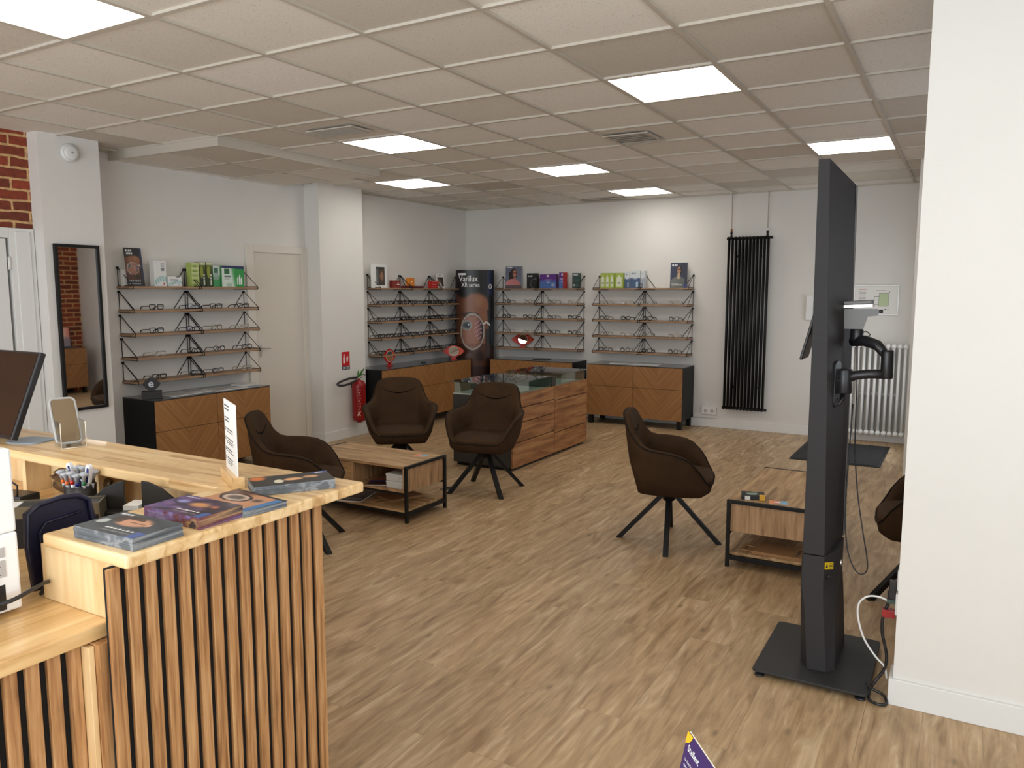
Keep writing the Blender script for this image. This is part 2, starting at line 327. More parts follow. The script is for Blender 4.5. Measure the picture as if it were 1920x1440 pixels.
# ------------------------------------------------------------------ mesh helpers
class MB:
    def __init__(s): s.v = []; s.f = []; s.m = []; s.smooth = []
    def add(s, vs, fs, mi=0, sm=False):
        o = len(s.v); s.v += [tuple(v) for v in vs]; s.f += [tuple(i+o for i in f) for f in fs]; s.m += [mi]*len(fs); s.smooth += [sm]*len(fs)
        return s
    def box(s, x0, x1, y0, y1, z0, z1, mi=0, M=None):
        v = [(x,y,z) for z in (z0,z1) for y in (y0,y1) for x in (x0,x1)]
        if M is not None: v = [tuple(M @ Vector(p)) for p in v]
        return s.add(v, [(0,2,3,1),(4,5,7,6),(0,1,5,4),(2,6,7,3),(0,4,6,2),(1,3,7,5)], mi)
    def cbox(s, cx, cy, cz, dx, dy, dz, mi=0, M=None):
        return s.box(cx-dx/2, cx+dx/2, cy-dy/2, cy+dy/2, cz-dz/2, cz+dz/2, mi, M)
    def prism(s, pts, z0, z1, mi=0, M=None, sm=False):
        n = len(pts); v = [(p[0],p[1],z0) for p in pts] + [(p[0],p[1],z1) for p in pts]
        if M is not None: v = [tuple(M @ Vector(p)) for p in v]
        s.add(v, [tuple(range(n-1,-1,-1)), tuple(range(n,2*n))], mi)
        o = len(s.v)-2*n
        for i in range(n):
            s.f.append((o+i, o+(i+1)%n, o+n+(i+1)%n, o+n+i)); s.m.append(mi); s.smooth.append(sm)
        return s
    def tube(s, pts, r, n=8, mi=0, closed=False, cap=True, sm=True, square=False):
        pts = [Vector(p) for p in pts]; m = len(pts); rs = r if isinstance(r, (list, tuple)) else [r]*m
        vs = []; prev = None
        for i, p in enumerate(pts):
            if closed: t = pts[(i+1)%m] - pts[i-1]
            else: t = pts[min(i+1,m-1)] - pts[max(i-1,0)]
            if t.length < 1e-9: t = Vector((0,0,1))
            t.normalize()
            if prev is None:
                a = Vector((0,0,1)) if abs(t.z) < 0.9 else Vector((1,0,0))
                u = t.cross(a).normalized()
            else:
                u = (prev - t*prev.dot(t))
                u = u.normalized() if u.length > 1e-6 else t.orthogonal().normalized()
            prev = u; w = t.cross(u)
            for k in range(n):
                an = 2*PI*k/n + (PI/4 if square else 0)
                vs.append(p + (u*math.cos(an) + w*math.sin(an))*rs[i])
        fs = []
        for i in range(m if closed else m-1):
            j = (i+1) % m
            for k in range(n): fs.append((i*n+k, i*n+(k+1)%n, j*n+(k+1)%n, j*n+k))
        if cap and not closed: fs += [tuple(range(n-1,-1,-1)), tuple((m-1)*n+k for k in range(n))]
        return s.add(vs, fs, mi, sm and not square)
    def bar(s, a, b, w, h, mi=0, up=(0,0,1)):
        """rectangular bar from a to b, w across, h along 'up'"""
        a = Vector(a); b = Vector(b); t = (b-a).normalized(); up = Vector(up)
        if abs(t.dot(up)) > 0.99: up = Vector((0,1,0))
        u = t.cross(up).normalized(); q = u.cross(t).normalized()
        v = []
        for p in (a, b):
            for (i, j) in ((-1,-1),(1,-1),(1,1),(-1,1)): v.append(p + u*i*w/2 + q*j*h/2)
        return s.add(v, [(3,2,1,0),(4,5,6,7),(0,1,5,4),(1,2,6,5),(2,3,7,6),(3,0,4,7)], mi)
    def lathe(s, prof, n=24, mi=0, c=(0,0,0), sm=True, M=None):
        vs = []; 
        for r, z in prof:
            for k in range(n):
                a = 2*PI*k/n; vs.append((c[0]+r*math.cos(a), c[1]+r*math.sin(a), c[2]+z))
        if M is not None: vs = [tuple(M @ Vector(p)) for p in vs]
        fs = []
        for i in range(len(prof)-1):
            for k in range(n): fs.append((i*n+k, i*n+(k+1)%n, (i+1)*n+(k+1)%n, (i+1)*n+k))
        fs += [tuple(range(n-1,-1,-1)), tuple((len(prof)-1)*n+k for k in range(n))]
        return s.add(vs, fs, mi, sm)
    def mesh(s, name, mats):
        me = bpy.data.meshes.new(name); me.from_pydata(s.v, [], s.f)
        for m in (mats if isinstance(mats, (list, tuple)) else [mats]): me.materials.append(m)
        me.polygons.foreach_set('material_index', s.m); me.polygons.foreach_set('use_smooth', s.smooth); me.update()
        return me
    def build(s, name, mats, parent=None, bevel=0.0, loc=None, subsurf=0):
        o = bpy.data.objects.new(name, s.mesh(name, mats)); COL.objects.link(o)
        if parent is not None: o.parent = parent
        if loc is not None: o.location = loc
        if bevel:
            b = o.modifiers.new('bevel', 'BEVEL'); b.width = bevel; b.segments = 2; b.limit_method = 'ANGLE'; b.angle_limit = 0.6; b.harden_normals = False
        if subsurf:
            q = o.modifiers.new('sub', 'SUBSURF'); q.levels = subsurf; q.render_levels = subsurf
        return o

def tag(o, label=None, cat=None, group=None, kind=None):
    if label: o['label'] = label
    if cat: o['category'] = cat
    if group: o['group'] = group
    if kind: o['kind'] = kind
    return o
def thing(name, label, cat, loc=(0,0,0), rz=0.0, group=None):
    o = bpy.data.objects.new(name, None); COL.objects.link(o); o.empty_display_size = 0.1
    o.location = loc; o.rotation_euler = (0,0,rz)
    return tag(o, label, cat, group)
def struct(name, mb, mats, bevel=0.0):
    return tag(mb.build(name, mats, bevel=bevel), kind='structure')
def kids(o):
    return [c for c in bpy.data.objects if c.parent == o]
def copy_tree(o, tree, parent=None):
    c = o.copy(); COL.objects.link(c)
    if parent is not None: c.parent = parent
    for ch in tree.get(o.name, []): copy_tree(ch, tree, c)
    return c
def tree_of(root):
    t = {}; st = [root]
    while st:
        o = st.pop(); k = kids(o); t[o.name] = k; st += k
    return t

def text_mesh(s, size, mat_, name, parent, loc, rot=(PI/2,0,0), align='LEFT', depth=0.0004, bold=0.0, sx=1.0):
    cu = bpy.data.curves.new('tmp', 'FONT'); cu.body = s; cu.size = size; cu.extrude = depth; cu.offset = bold; cu.align_x = align; cu.resolution_u = 3
    to = bpy.data.objects.new('tmp', cu); COL.objects.link(to)
    bpy.context.view_layer.update()
    me = bpy.data.meshes.new_from_object(to.evaluated_get(bpy.context.evaluated_depsgraph_get()))
    bpy.data.objects.remove(to); bpy.data.curves.remove(cu)
    me.materials.clear(); me.materials.append(mat_)
    o = bpy.data.objects.new(name, me); COL.objects.link(o); o.parent = parent; o.location = loc; o.rotation_euler = rot; o.scale = (sx, 1, 1)
    return o

def picture(name, parent, w, h, fn, loc=(0,0,0), nx=40, ny=60, M=None, curve=None):
    """printed face lying in local x/z, facing -y; fn(u,v)->sRGB 0..255 with v up"""
    vs = []; cols = []
    for j in range(ny+1):
        for i in range(nx+1):
            u = i/nx; v = j/ny
            p = (curve(u, v) if curve else ((u-0.5)*w, 0.0, v*h))
            if M is not None: p = tuple(M @ Vector(p))
            vs.append(p); cols.append((*rgb(*[max(0,min(255,q)) for q in fn(u, v)]), 1.0))
    fs = [(j*(nx+1)+i, j*(nx+1)+i+1, (j+1)*(nx+1)+i+1, (j+1)*(nx+1)+i) for j in range(ny) for i in range(nx)]
    me = bpy.data.meshes.new(name); me.from_pydata(vs, [], fs)
    ca = me.color_attributes.new('Col', 'FLOAT_COLOR', 'POINT'); ca.data.foreach_set('color', [c for q in cols for c in q])
    me.materials.append(painted_mat())
    o = bpy.data.objects.new(name, me); COL.objects.link(o); o.parent = parent; o.location = loc
    return o
def mixc(a, b, t):
    t = max(0.0, min(1.0, t)); return tuple(a[i]*(1-t)+b[i]*t for i in range(3))
def ell(u, v, cx, cy, rx, ry): return math.hypot((u-cx)/rx, (v-cy)/ry)
def sstep(a, b, x):
    t = max(0.0, min(1.0, (x-a)/(b-a))); return t*t*(3-2*t)

ORD = ['first','second','third','fourth','fifth','sixth','seventh','eighth','ninth','tenth','eleventh','twelfth','thirteenth','fourteenth']
# ------------------------------------------------------------------ the room
XL, XLN, XR, XRB, YB, YF = -1.30, -1.10, 6.60, 5.87, 7.0, -4.10
H = CEIL + 0.012
struct('floor', MB().box(-1.6, 6.9, -4.4, 7.3, -0.10, 0.0), floor_mat())
struct('ceiling', MB().box(-1.6, 6.9, -4.4, 7.3, H, H+0.1), TILE)
g = MB()
LIT = [(2,-1), (5,3), (1,4), (2,7), (6,7), (-1,7), (2,10), (5,-4), (1,-5), (9,-2)]
k = -2
while k*0.6 < XR: g.box(k*0.6-0.011, k*0.6+0.011, YF, YB, CEIL, H); k += 1
k = -6
while k*0.6 < YB: g.box(XL, XR, k*0.6-0.011, k*0.6+0.011, CEIL+0.0005, H); k += 1
g.box(XL, XL+0.02, 1.1, YB, CEIL-0.002, H); g.box(XL, 4.33, YB-0.02, YB, CEIL-0.002, H)
struct('trim_1', g, TBAR)
# dropped ceiling section by the left wall
s = MB(); s.box(XL, -0.012, 1.812, 3.6, CEIL-0.055, H); struct('ceiling_dropped', s, TILE)
s = MB()
s.box(XL, 0.004, 1.796, 1.812, CEIL-0.062, H); s.box(-0.012, 0.004, 1.812, 3.6, CEIL-0.062, H)
s.box(-0.611, -0.589, 1.812, 3.6, CEIL-0.059, CEIL-0.055); s.box(XL, -0.012, 2.389, 2.411, CEIL-0.059, CEIL-0.055); s.box(XL, -0.012, 2.989, 3.011, CEIL-0.059, CEIL-0.055)
struct('trim_2', s, TBAR)
# walls
struct('wall_left', MB().box(-1.6, XL, 1.0, YB+0.2, 0, H), WALL)
w = MB(); w.box(-1.4, XLN, YF, 0.12, 0, H); w.box(-1.4, XLN, 0.12, 1.02, 2.045, H); w.box(-1.4, XLN, 1.02, 1.06, 0, H)
struct('wall_left_near', w, brick_mat())
struct('wall_left_pier', MB().box(XL, -0.97, 1.06, 1.51, 0, H), WALL)
struct('wall_left_pier_far', MB().box(XL, -1.10, 3.947, 4.62, 0, H), WALL)
struct('wall_back', MB().box(-1.6, 4.33, YB, YB+0.2, 0, H), WALL)
w = MB(); w.box(4.33, 6.2, 5.40, 5.55, 0, H); w.box(4.33, 4.48, 5.55, 5.70, 0, H); w.box(4.33, 4.48, 5.70, 6.62, 2.1, H); w.box(4.33, 4.48, 6.62, YB+0.2, 0, H)
struct('wall_back_right', w, WALL)
w = MB(); w.box(XRB, 6.1, 1.22, 2.6, 0, H); w.box(XRB, 6.1, 2.6, 3.8, 0, 1.0); w.box(XRB, 6.1, 2.6, 3.8, 2.25, H); w.box(XRB, 6.1, 3.8, 5.40, 0, H)
struct('wall_right_far', w, bpy.data.materials['red_brick'])
struct('wall_partition', MB().box(4.57, XR+0.2, 1.10, 1.22, 0, H), WALL)
w = MB(); w.box(XR, XR+0.2, YF-0.2, -3.0, 0, H); w.box(XR, XR+0.2, -3.0, -0.3, 0, 0.45); w.box(XR, XR+0.2, -3.0, -0.3, 2.55, H); w.box(XR, XR+0.2, -0.3, 1.10, 0, H)
struct('wall_right', w, WALL)
w = MB(); w.box(-1.4, 0.1, YF-0.2, YF, 0, H); w.box(5.7, XR, YF-0.2, YF, 0, H); w.box(0.1, 5.7, YF-0.2, YF, 0, 0.35); w.box(0.1, 5.7, YF-0.2, YF, 2.55, H)
struct('wall_front', w, WALL)
# skirting boards
bb = MB(); bb.box(XL+0.001, 4.33, YB-0.016, YB, 0, 0.098); struct('baseboard_back', bb, TRIM, 0.003)
bb = MB(); bb.box(4.555, XR, 1.084, 1.10, 0, 0.105); bb.box(4.555, 4.57, 1.10, 1.22, 0, 0.105); struct('baseboard_partition', bb, TRIM, 0.003)
bb = MB(); bb.box(-1.10, -1.084, 3.931, 4.636, 0, 0.105); bb.box(-1.30, -1.10, 3.931, 3.947, 0, 0.105); bb.box(-1.30, -1.10, 4.62, 4.636, 0, 0.105)
struct('baseboard_left', bb, TRIM, 0.003)
bb = MB(); bb.box(-0.97, -0.955, 1.045, 1.525, 0, 0.105); bb.box(-1.10, -0.97, 1.045, 1.06, 0, 0.105); bb.box(XL, XL+0.015, 1.525, 3.13, 0, 0.105); bb.box(XL, XL+0.015, 4.636, YB, 0, 0.105)
struct('baseboard_left_far', bb, TRIM, 0.003)
# windows (behind the camera and to the right; the near right one is added)
def window(name, axis, c, a0, a1, z0, z1, n):
    f = MB(); p = MB(); t = 0.06
    def bx(m, u0, u1, v0, v1, d0, d1):
        if axis == 'y': m.box(u0, u1, c+d0, c+d1, v0, v1)
        else: m.box(c+d0, c+d1, u0, u1, v0, v1)
    bx(f, a0, a1, z0, z0+t, -0.04, 0.04); bx(f, a0, a1, z1-t, z1, -0.04, 0.04)
    for i in range(n+1):
        u = a0 + (a1-a0-t)*i/n; bx(f, u, u+t, z0+t, z1-t, -0.04, 0.04)
    bx(p, a0+0.01, a1-0.01, z0+0.01, z1-0.01, -0.004, 0.004)
    fo = struct(name, f, mat('window_frame_grey', rgb(70,72,75), 0.4))
    p.build('pane', glass_mat('window_glass', (1,1,1), 0.02), fo)
window('window_1', 'y', YF-0.1, 0.1, 5.7, 0.35, 2.55, 4)
window('window_added', 'x', XR+0.1, -3.0, -0.3, 0.45, 2.55, 2)  # unseen window, added to go with the side light
window('window_3', 'x', XRB+0.1, 2.6, 3.8, 1.0, 2.25, 1)
window('door_3', 'x', 4.43, 5.70, 6.62, 0.0, 2.1, 1)
# door_1 in the left wall
d = MB(); d.box(XL, XL+0.022, 3.14, 3.235, 0, 2.06); d.box(XL, XL+0.022, 3.87, 3.947, 0, 2.06); d.box(XL, XL+0.022, 3.235, 3.87, 1.985, 2.06)
fr = struct('door_1', d, DOORW, 0.003)
MB().box(XL, XL+0.008, 3.235, 3.87, 0.005, 1.985).build('door_leaf', mat('cream_door_leaf', rgb(214,206,194), 0.5), fr)
hd = MB(); hd.cbox(XL+0.010, 3.285, 1.02, 0.004, 0.028, 0.12); hd.tube([(XL+0.010,3.285,1.045),(XL+0.045,3.285,1.045),(XL+0.05,3.30,1.045),(XL+0.05,3.375,1.042)], 0.006)
hd.build('door_handle', mat('pale_handle', rgb(190,186,178), 0.35, 0.3), fr)
# door_2 in the brick wall, slightly ajar leaf with a dark gap
d = MB()
for (a, b_) in ((0.885, 1.055), (0.06, 0.16)):
    d.box(XLN, XLN+0.018, a, b_, 0, 2.045+ (0.0)); d.box(XLN+0.0181, XLN+0.030, a+0.035 if a > 0.5 else a, b_-0.035, 0, 2.02)
d.box(XLN, XLN+0.018, 0.16, 0.885, 1.975, 2.045)
d.box(-1.39, XLN-0.0005, 0.885, 1.019, 0, 2.044); d.box(-1.39, XLN-0.0005, 0.121, 0.16, 0, 2.044); d.box(-1.39, XLN-0.0005, 0.1605, 0.8845, 1.975, 2.044)
fr = struct('door_2', d, TRIM, 0.003)
lf = MB(); lf.box(-1.13, -1.09, 0.165, 0.862, 0.01, 1.968); lf.box(-1.09, -1.082, 0.27, 0.75, 0.15, 0.9); lf.box(-1.09, -1.082, 0.27, 0.75, 1.05, 1.85)
lf.build('door_leaf', TRIM, fr, 0.003)
MB().box(-1.38, -1.18, 0.17, 0.88, 0.01, 1.97).build('gap_shade', FELT, fr)  # solid black block paints the shade in the door gap
for z in (1.80, 0.25, 1.0):
    MB().lathe([(0.010,-0.045),(0.010,0.045)], 10, 0, (-1.083, 0.874, z)).build('hinge', TRIM, fr)
# radiator pipes, wall switch etc. come with their things

# ceiling lights
def ceiling_light(c, r, label):
    t = thing('ceiling_light', label, 'light', ((c+0.5)*0.6, (r+0.5)*0.6, CEIL), 0, 'square light panels in the tiled ceiling')
    f = MB(); a, b_ = 0.286, 0.289
    f.box(-b_, b_, -b_, -a+0.006, 0.0, 0.010); f.box(-b_, b_, a-0.006, b_, 0.0, 0.010); f.box(-b_, -a+0.006, -a+0.006, a-0.006, 0.0, 0.010); f.box(a-0.006, b_, -a+0.006, a-0.006, 0.0, 0.010)
    f.build('frame', TBAR, t)
    MB().box(-a+0.006, a-0.006, -a+0.006, a-0.006, 0.002, 0.011).build('diffuser', emit_mat('light_diffuser', (1.0, 0.965, 0.89), PANEL_EMIT), t)
LL = {(2,-1): 'largest ceiling light panel, cut off by the upper left corner of the photo',
      (5,3): 'bright ceiling light panel right of the middle of the ceiling, between plain tiles',
      (1,4): 'warm ceiling light panel just beside the slatted air vent',
      (2,7): 'ceiling light panel above the wooden display island, middle of the far row',
      (6,7): 'ceiling light panel right above the tall black measuring column',
      (-1,7): 'ceiling light panel closest to the left display wall, beyond the white pier',
      (2,10): 'farthest ceiling light panel, close to the back wall shelves'}
for (c, r) in LIT: ceiling_light(c, r, LL.get((c, r), 'ceiling light panel in the tiled ceiling behind the camera'))
# ceiling vents
def vent(name, label, cx, cy, w, l, n, rz=0):
    t = thing(name, label, 'vent', (cx, cy, CEIL), rz)
    f = MB(); a = w/2; b_ = l/2; e = 0.025
    f.box(-a, a, -b_, -b_+e, -0.008, 0); f.box(-a, a, b_-e, b_, -0.008, 0); f.box(-a, -a+e, -b_+e, b_-e, -0.008, 0); f.box(a-e, a, -b_+e, b_-e, -0.008, 0)
    f.build('frame', TBAR, t)
    MB().box(-a+e, a-e, -b_+e, b_-e, -0.001, 0.0005).build('backing', mat('vent_dark', rgb(158,148,136), 0.9), t)
    sl = MB()
    for i in range(n):
        y = -b_+e+(l-2*e)*(i+0.5)/n; M = Matrix.Translation((0, y, -0.006)) @ Matrix.Rotation(0.6, 4, 'X'); sl.box(-a+e, a-e, -0.007, 0.007, -0.0008, 0.0008, 0, M)
    sl.build('slats', TBAR, t)
vent('ceiling_vent', 'slatted air vent in the ceiling left of the warm light panel', 0.89, 2.09, 0.42, 0.22, 12, 0)
vent('ceiling_vent', 'square diffuser vent in the ceiling, right of the vent with slats', 2.57, 3.34, 0.34, 0.34, 5, 0)
vent('ceiling_vent', 'long narrow air vent in the ceiling tight against the back wall', 0.85, 6.72, 0.56, 0.16, 3, 0)

# smoke detector on the pier
t = thing('smoke_detector', 'round white smoke detector high on the pier above the black framed mirror', 'smoke detector', (-0.97, 1.28, 2.600), 0)
RX = Matrix.Rotation(PI/2, 4, 'Y')
MB().lathe([(0.066,0.0),(0.066,0.018),(0.058,0.030)], 32, 0, M=RX).build('base', WHITEP, t)
MB().lathe([(0.055,0.0301),(0.052,0.040),(0.035,0.046),(0.010,0.047)], 32, 0, M=RX).build('cover', WHITEP, t)
MB().lathe([(0.008,0.0471),(0.006,0.050)], 16, 0, M=RX).build('test_button', mat('grey_button', rgb(150,148,145), 0.5), t)

# wall mirror
t = thing('wall_mirror', 'tall narrow wall mirror in a black frame hung on the white pier', 'mirror', (-0.97, 1.283, 0.72), PI/2)
f = MB(); w2 = 0.168; hh = 1.225; e = 0.022
f.box(-w2, w2, -0.03, -0.002, 0, e); f.box(-w2, w2, -0.03, -0.002, hh-e, hh); f.box(-w2, -w2+e, -0.03, -0.002, e, hh-e); f.box(w2-e, w2, -0.03, -0.002, e, hh-e)
f.build('frame', BLACK, t, 0.002)
MB().box(-w2+e, w2-e, -0.018, -0.004, e, hh-e).build('mirror_glass', MIRROR, t)

# ------------------------------------------------------------------ shelves
SD = 0.20; PT = 0.018
def make_shelf(L):
    t = thing('wall_shelf', 'shelf', 'shelf')
    MB().box(-L/2, L/2, -SD, -0.001, -PT, 0).build('plank', SHELFW, t, 0.002)
    for s in (-1, 1):
        m = MB(); x = s*(L/2-0.012); xi = x - s*0.12; r = 0.0032; ap = (x, -0.008, 0.155); y1 = -SD-0.003; zb = -PT-0.003
        m.tube([(x,-0.008,0.155),(x,-0.008,0.0)], r, 6); m.tube([ap, (x, y1, 0.004), (x, y1, zb)], r, 6)
        m.tube([ap, (xi, -0.008, 0.004)], r, 6)
        m.tube([(x, -0.008, zb), (x, y1, zb)], r, 6); m.tube([(x, y1, zb), (xi, -0.008, zb)], r, 6); m.tube([(x, -0.008, 0.0035), (x, y1, 0.0035)], r, 6)
        m.cbox(x, -0.007, 0.150, 0.020, 0.012, 0.018)
        m.build('wire_bracket', BLACK, t)
    return t
ROWZ = [1.645, 1.45, 1.255, 1.06, 0.865]
ROWN = ['top', 'second', 'third', 'fourth', 'lowest']
SHT = {}
def shelf_unit(positions, rz, group, where, names):
    for i, z in enumerate(ROWZ):
        for j, (x, y, L) in enumerate(positions):
            if L not in SHT:
                s = make_shelf(L); SHT[L] = (s, tree_of(s)); first = True
            else: s, tr = SHT[L]; s = copy_tree(s, tr)
            s.location = (x, y, z); s.rotation_euler = (0,0,rz); s['group'] = group
            s['label'] = f'oak wall shelf on wire brackets, {names[j]} in the {ROWN[i]} row {where}'
LY0 = 1.805; LLN = 0.655
shelf_unit([(XL, LY0+LLN*(j+0.5), LLN) for j in range(2)], PI/2, 'shelves left of the white door', 'beside the white door', ['left', 'right'])
FY0 = 4.90; FLN = 0.610
shelf_unit([(XL, FY0+FLN*(j+0.5), FLN) for j in range(3)], PI/2, 'shelves between pier and tall poster column', 'between pier and poster', ['left', 'middle', 'right'])
shelf_unit([(-0.715+0.615*(j+0.5), YB, 0.614) for j in range(2)], 0, 'back wall shelves beside the tall poster column', 'right of the face poster', ['left', 'right'])
shelf_unit([(0.70+0.616*(j+0.5), YB, 0.615) for j in range(2)], 0, 'back wall shelves beside the black radiator', 'beside the black radiator', ['left', 'right'])

# ------------------------------------------------------------------ spectacles
def make_glasses(shape, m_frame, r=0.0020, w=0.048, h=0.037):
    r *= 1.75; w *= 1.06; h *= 1.14
    t = thing('eyeglasses', 'x', 'eyeglasses')
    f = MB(); cx = w/2 + 0.010
    for s in (-1, 1):
        pts = []
        for k in range(18):
            a = 2*PI*k/18; c, sn = math.cos(a), math.sin(a); e = {'round': 1.0, 'square': 0.42, 'soft': 0.68}[shape]
            px = math.copysign(abs(c)**e, c)*w/2; pz = math.copysign(abs(sn)**e, sn)*h/2
            px *= 1.0 + 0.10*(pz/(h/2))
            pts.append((s*cx+px, 0, h/2+r+pz))
        f.tube(pts, r, 5, closed=True)
        lm = MB(); lm.add([(p[0], 0.0005, p[2]) for p in pts], [tuple(range(18))]); 
        lm.build('lens', LENS, t)
        hx = s*(cx+w/2+0.004)
        tm = MB(); tm.tube([(hx-s*0.004, 0, h*0.78), (hx, 0.006, h*0.80), (hx, 0.09, h*0.74), (hx-s*0.004, 0.115, h*0.55), (hx-s*0.008, 0.135, 0.004)], [r*1.1, r*1.1, r*0.9, r*1.3, r*1.1], 5)
        tm.build('temple', m_frame, t)
    f.tube([(-0.010, 0, h*0.66), (0, -0.001, h*0.74), (0.010, 0, h*0.66)], r, 5)
    f.build('frame', m_frame, t)
    return t
FB = mat('black_acetate', (0.008,0.008,0.008), 0.3); FN = mat('dark_blue_metal', (0.02,0.03,0.07), 0.35, 0.5)
FC = mat('pale_clear_acetate', rgb(190,182,170), 0.3); FG = mat('dull_gold_wire', rgb(120,100,72), 0.35, 0.8); FT = mat('dark_tortoise', rgb(48,28,18), 0.3)
GT = {}
GK = {'sqb': ('square', FB, 0.0022, 0.050, 0.034, 'black rectangular'), 'rdb': ('round', FB, 0.0019, 0.046, 0.042, 'black round'), 'sfb': ('soft', FB, 0.0024, 0.049, 0.038, 'black thick framed'),
      'rdg': ('round', FG, 0.0013, 0.046, 0.042, 'thin wire round'), 'clr': ('soft', FC, 0.0017, 0.049, 0.036, 'pale thin framed'), 'tor': ('soft', FT, 0.0024, 0.049, 0.040, 'dark brown'), 'blu': ('soft', FN, 0.0017, 0.048, 0.037, 'dark thin framed')}
def put_glasses(kind, x, y, z, rz, where, group):
    if kind not in GT:
        k = GK[kind]; g0 = make_glasses(*k[:5]); GT[kind] = (g0, tree_of(g0)); o = g0
    else: o = copy_tree(*GT[kind])
    o.location = (x, y, z+0.0003); o.rotation_euler = (0,0,rz); o['group'] = group
    o['label'] = f'{GK[kind][5]} eyeglasses, {where}'
RN = {1: 'second', 2: 'third', 3: 'fourth', 4: 'lowest'}
# left of the white door: four pairs in each of four rows
rows = {1: ['sqb','blu','sqb','sqb'], 2: ['sqb','blu','rdg','clr'], 3: ['clr','rdb','rdb','rdb'], 4: ['sqb','blu','blu','clr']}
ys = [2.06, 2.42, 2.66, 2.98]
for i, ks in rows.items():
    for j, kd in enumerate(ks):
        put_glasses(kd, XL+0.150, ys[j]+random.uniform(-0.015,0.015), ROWZ[i], PI/2+random.uniform(-0.05,0.08), f'{ORD[j]} pair on the {RN[i]} row beside the white door', 'eyeglasses on the shelves left of the white door')
# dense rows between pier and poster column
for i in range(1, 5):
    n = 12
    for j in range(n):
        kd = random.choice(['sfb','rdb','sqb','tor','blu','rdg'] if i != 2 else ['blu','sqb','blu','tor'])
        put_glasses(kd, XL+0.145+random.uniform(-0.01,0.012), 4.985+j*0.1512, ROWZ[i], PI/2+random.uniform(-0.07,0.07), f'{ORD[j]} pair on the {RN[i]} crowded row beyond the pier', 'eyeglasses crowded on the shelves beyond the pier')
# back wall, unit beside the poster column
rows = {1: ['rdb','rdg','rdg','clr'], 2: ['sfb','sfb','blu','sfb'], 3: ['rdg','clr','rdb','sfb']}
xs = [-0.56, -0.24, 0.115, 0.43]
for i, ks in rows.items():
    for j, kd in enumerate(ks):
        put_glasses(kd, xs[j]-0.02*(j == 3)-0.0*(j), YB-0.155, ROWZ[i], random.uniform(-0.08,0.05), f'{ORD[j]} pair on the {RN[i]} row right of the poster', 'eyeglasses on the back wall shelves by the face poster')
rows = {1: ['clr','clr','clr','clr'], 2: ['rdb','sfb','tor','rdb'], 3: ['rdg','clr','rdg','clr'], 4: ['tor','rdb','tor','rdb']}
xs = [0.86, 1.14, 1.42, 1.75]
for i, ks in rows.items():
    for j, kd in enumerate(ks):
        put_glasses(kd, xs[j]-0.01, YB-0.155, ROWZ[i], random.uniform(-0.08,0.05), f'{ORD[j]} pair on the {RN[i]} row beside the radiator', 'eyeglasses on the back wall shelves by the black radiator')
for k in list(GT):
    pass

# ------------------------------------------------------------------ sideboards
def sideboard(name, label, W, n, loc, rz, D=0.42, Hh=0.73):
    t = thing(name, label, 'sideboard', loc, rz, 'black sideboards with chevron oak fronts')
    z0 = 0.105
    b_ = MB(); b_.box(-W/2, W/2, -D+0.02, -0.002, z0, Hh-0.007); b_.build('body', BLACKW, t)
    MB().box(-W/2-0.001, W/2+0.001, -D-0.003, -0.001, Hh-0.007, Hh).build('glass_top', GLASSTOP, t, 0.001)
    mw = W/n; zs = 0.468
    for i in range(n):
        xa = -W/2+i*mw+0.002; xb = xa+mw-0.004
        # door and drawer front meshes centred on their own leaf, so each carries one V of the veneer
        for nm, za, zb in (('door', z0, zs-0.002), ('drawer', zs+0.002, Hh-0.010)):
            m = MB(); m.box(-(xb-xa)/2, (xb-xa)/2, -D, -D+0.018, za, zb)
            m.build(nm, chevron_mat(f'chevron_oak_{int(mw*1000)}', mw, mw/2), t, 0.001, loc=((xa+xb)/2, 0, 0))
    for sx in (-W/2+0.04, W/2-0.04):
        for sy in (-D+0.05, -0.05):
            MB().cbox(sx, sy, z0/2, 0.05, 0.05, z0).build('leg', BLACK, t)
    return t
sideboard('sideboard', 'black sideboard with chevron oak fronts under the shelves left of the white door', 1.20, 2, (XL, 2.400, 0), PI/2, D=0.43)
sideboard('sideboard', 'long black sideboard with chevron oak fronts between the pier and face poster', 1.80, 3, (XL, 5.545, 0), PI/2, D=0.43)
sideboard('sideboard', 'black sideboard with chevron oak fronts behind the wooden display island', 1.19, 2, (-0.050, YB, 0), 0, D=0.44)
sideboard('sideboard', 'black sideboard with chevron oak fronts on legs left of the black radiator', 1.20, 2, (1.355, YB, 0), 0, D=0.45)
sideboard('sideboard', 'black sideboard with oak fronts against the brick wall, seen in the tall mirror', 1.20, 2, (XRB, 4.58, 0), -PI/2, D=0.45)
# ------------------------------------------------------------------ chairs
def spl(ctrl, t):
    """Catmull-Rom through ctrl (list of tuples), t in 0..1"""
    n = len(ctrl)-1; x = t*n; i = min(int(x), n-1); f = x-i
    P = [np.array(ctrl[max(0, min(n, i+d))], float) for d in (-1, 0, 1, 2)]
    if i == 0: P[0] = P[1]*np.array([-1,1,1]) + 0 if abs(P[1][0]) < 1e-6 else P[1]; P[0] = P[2]*np.array([-1,1,1]) if abs(P[1][0]) < 1e-6 else P[0]
    if i == n-1 and abs(P[2][0]) < 1e-6: P[3] = P[1]*np.array([-1,1,1])
    a, b, c, d = P
    return 0.5*((2*b) + (-a+c)*f + (2*a-5*b+4*c-d)*f*f + (-a+3*b-3*c+d)*f**3)
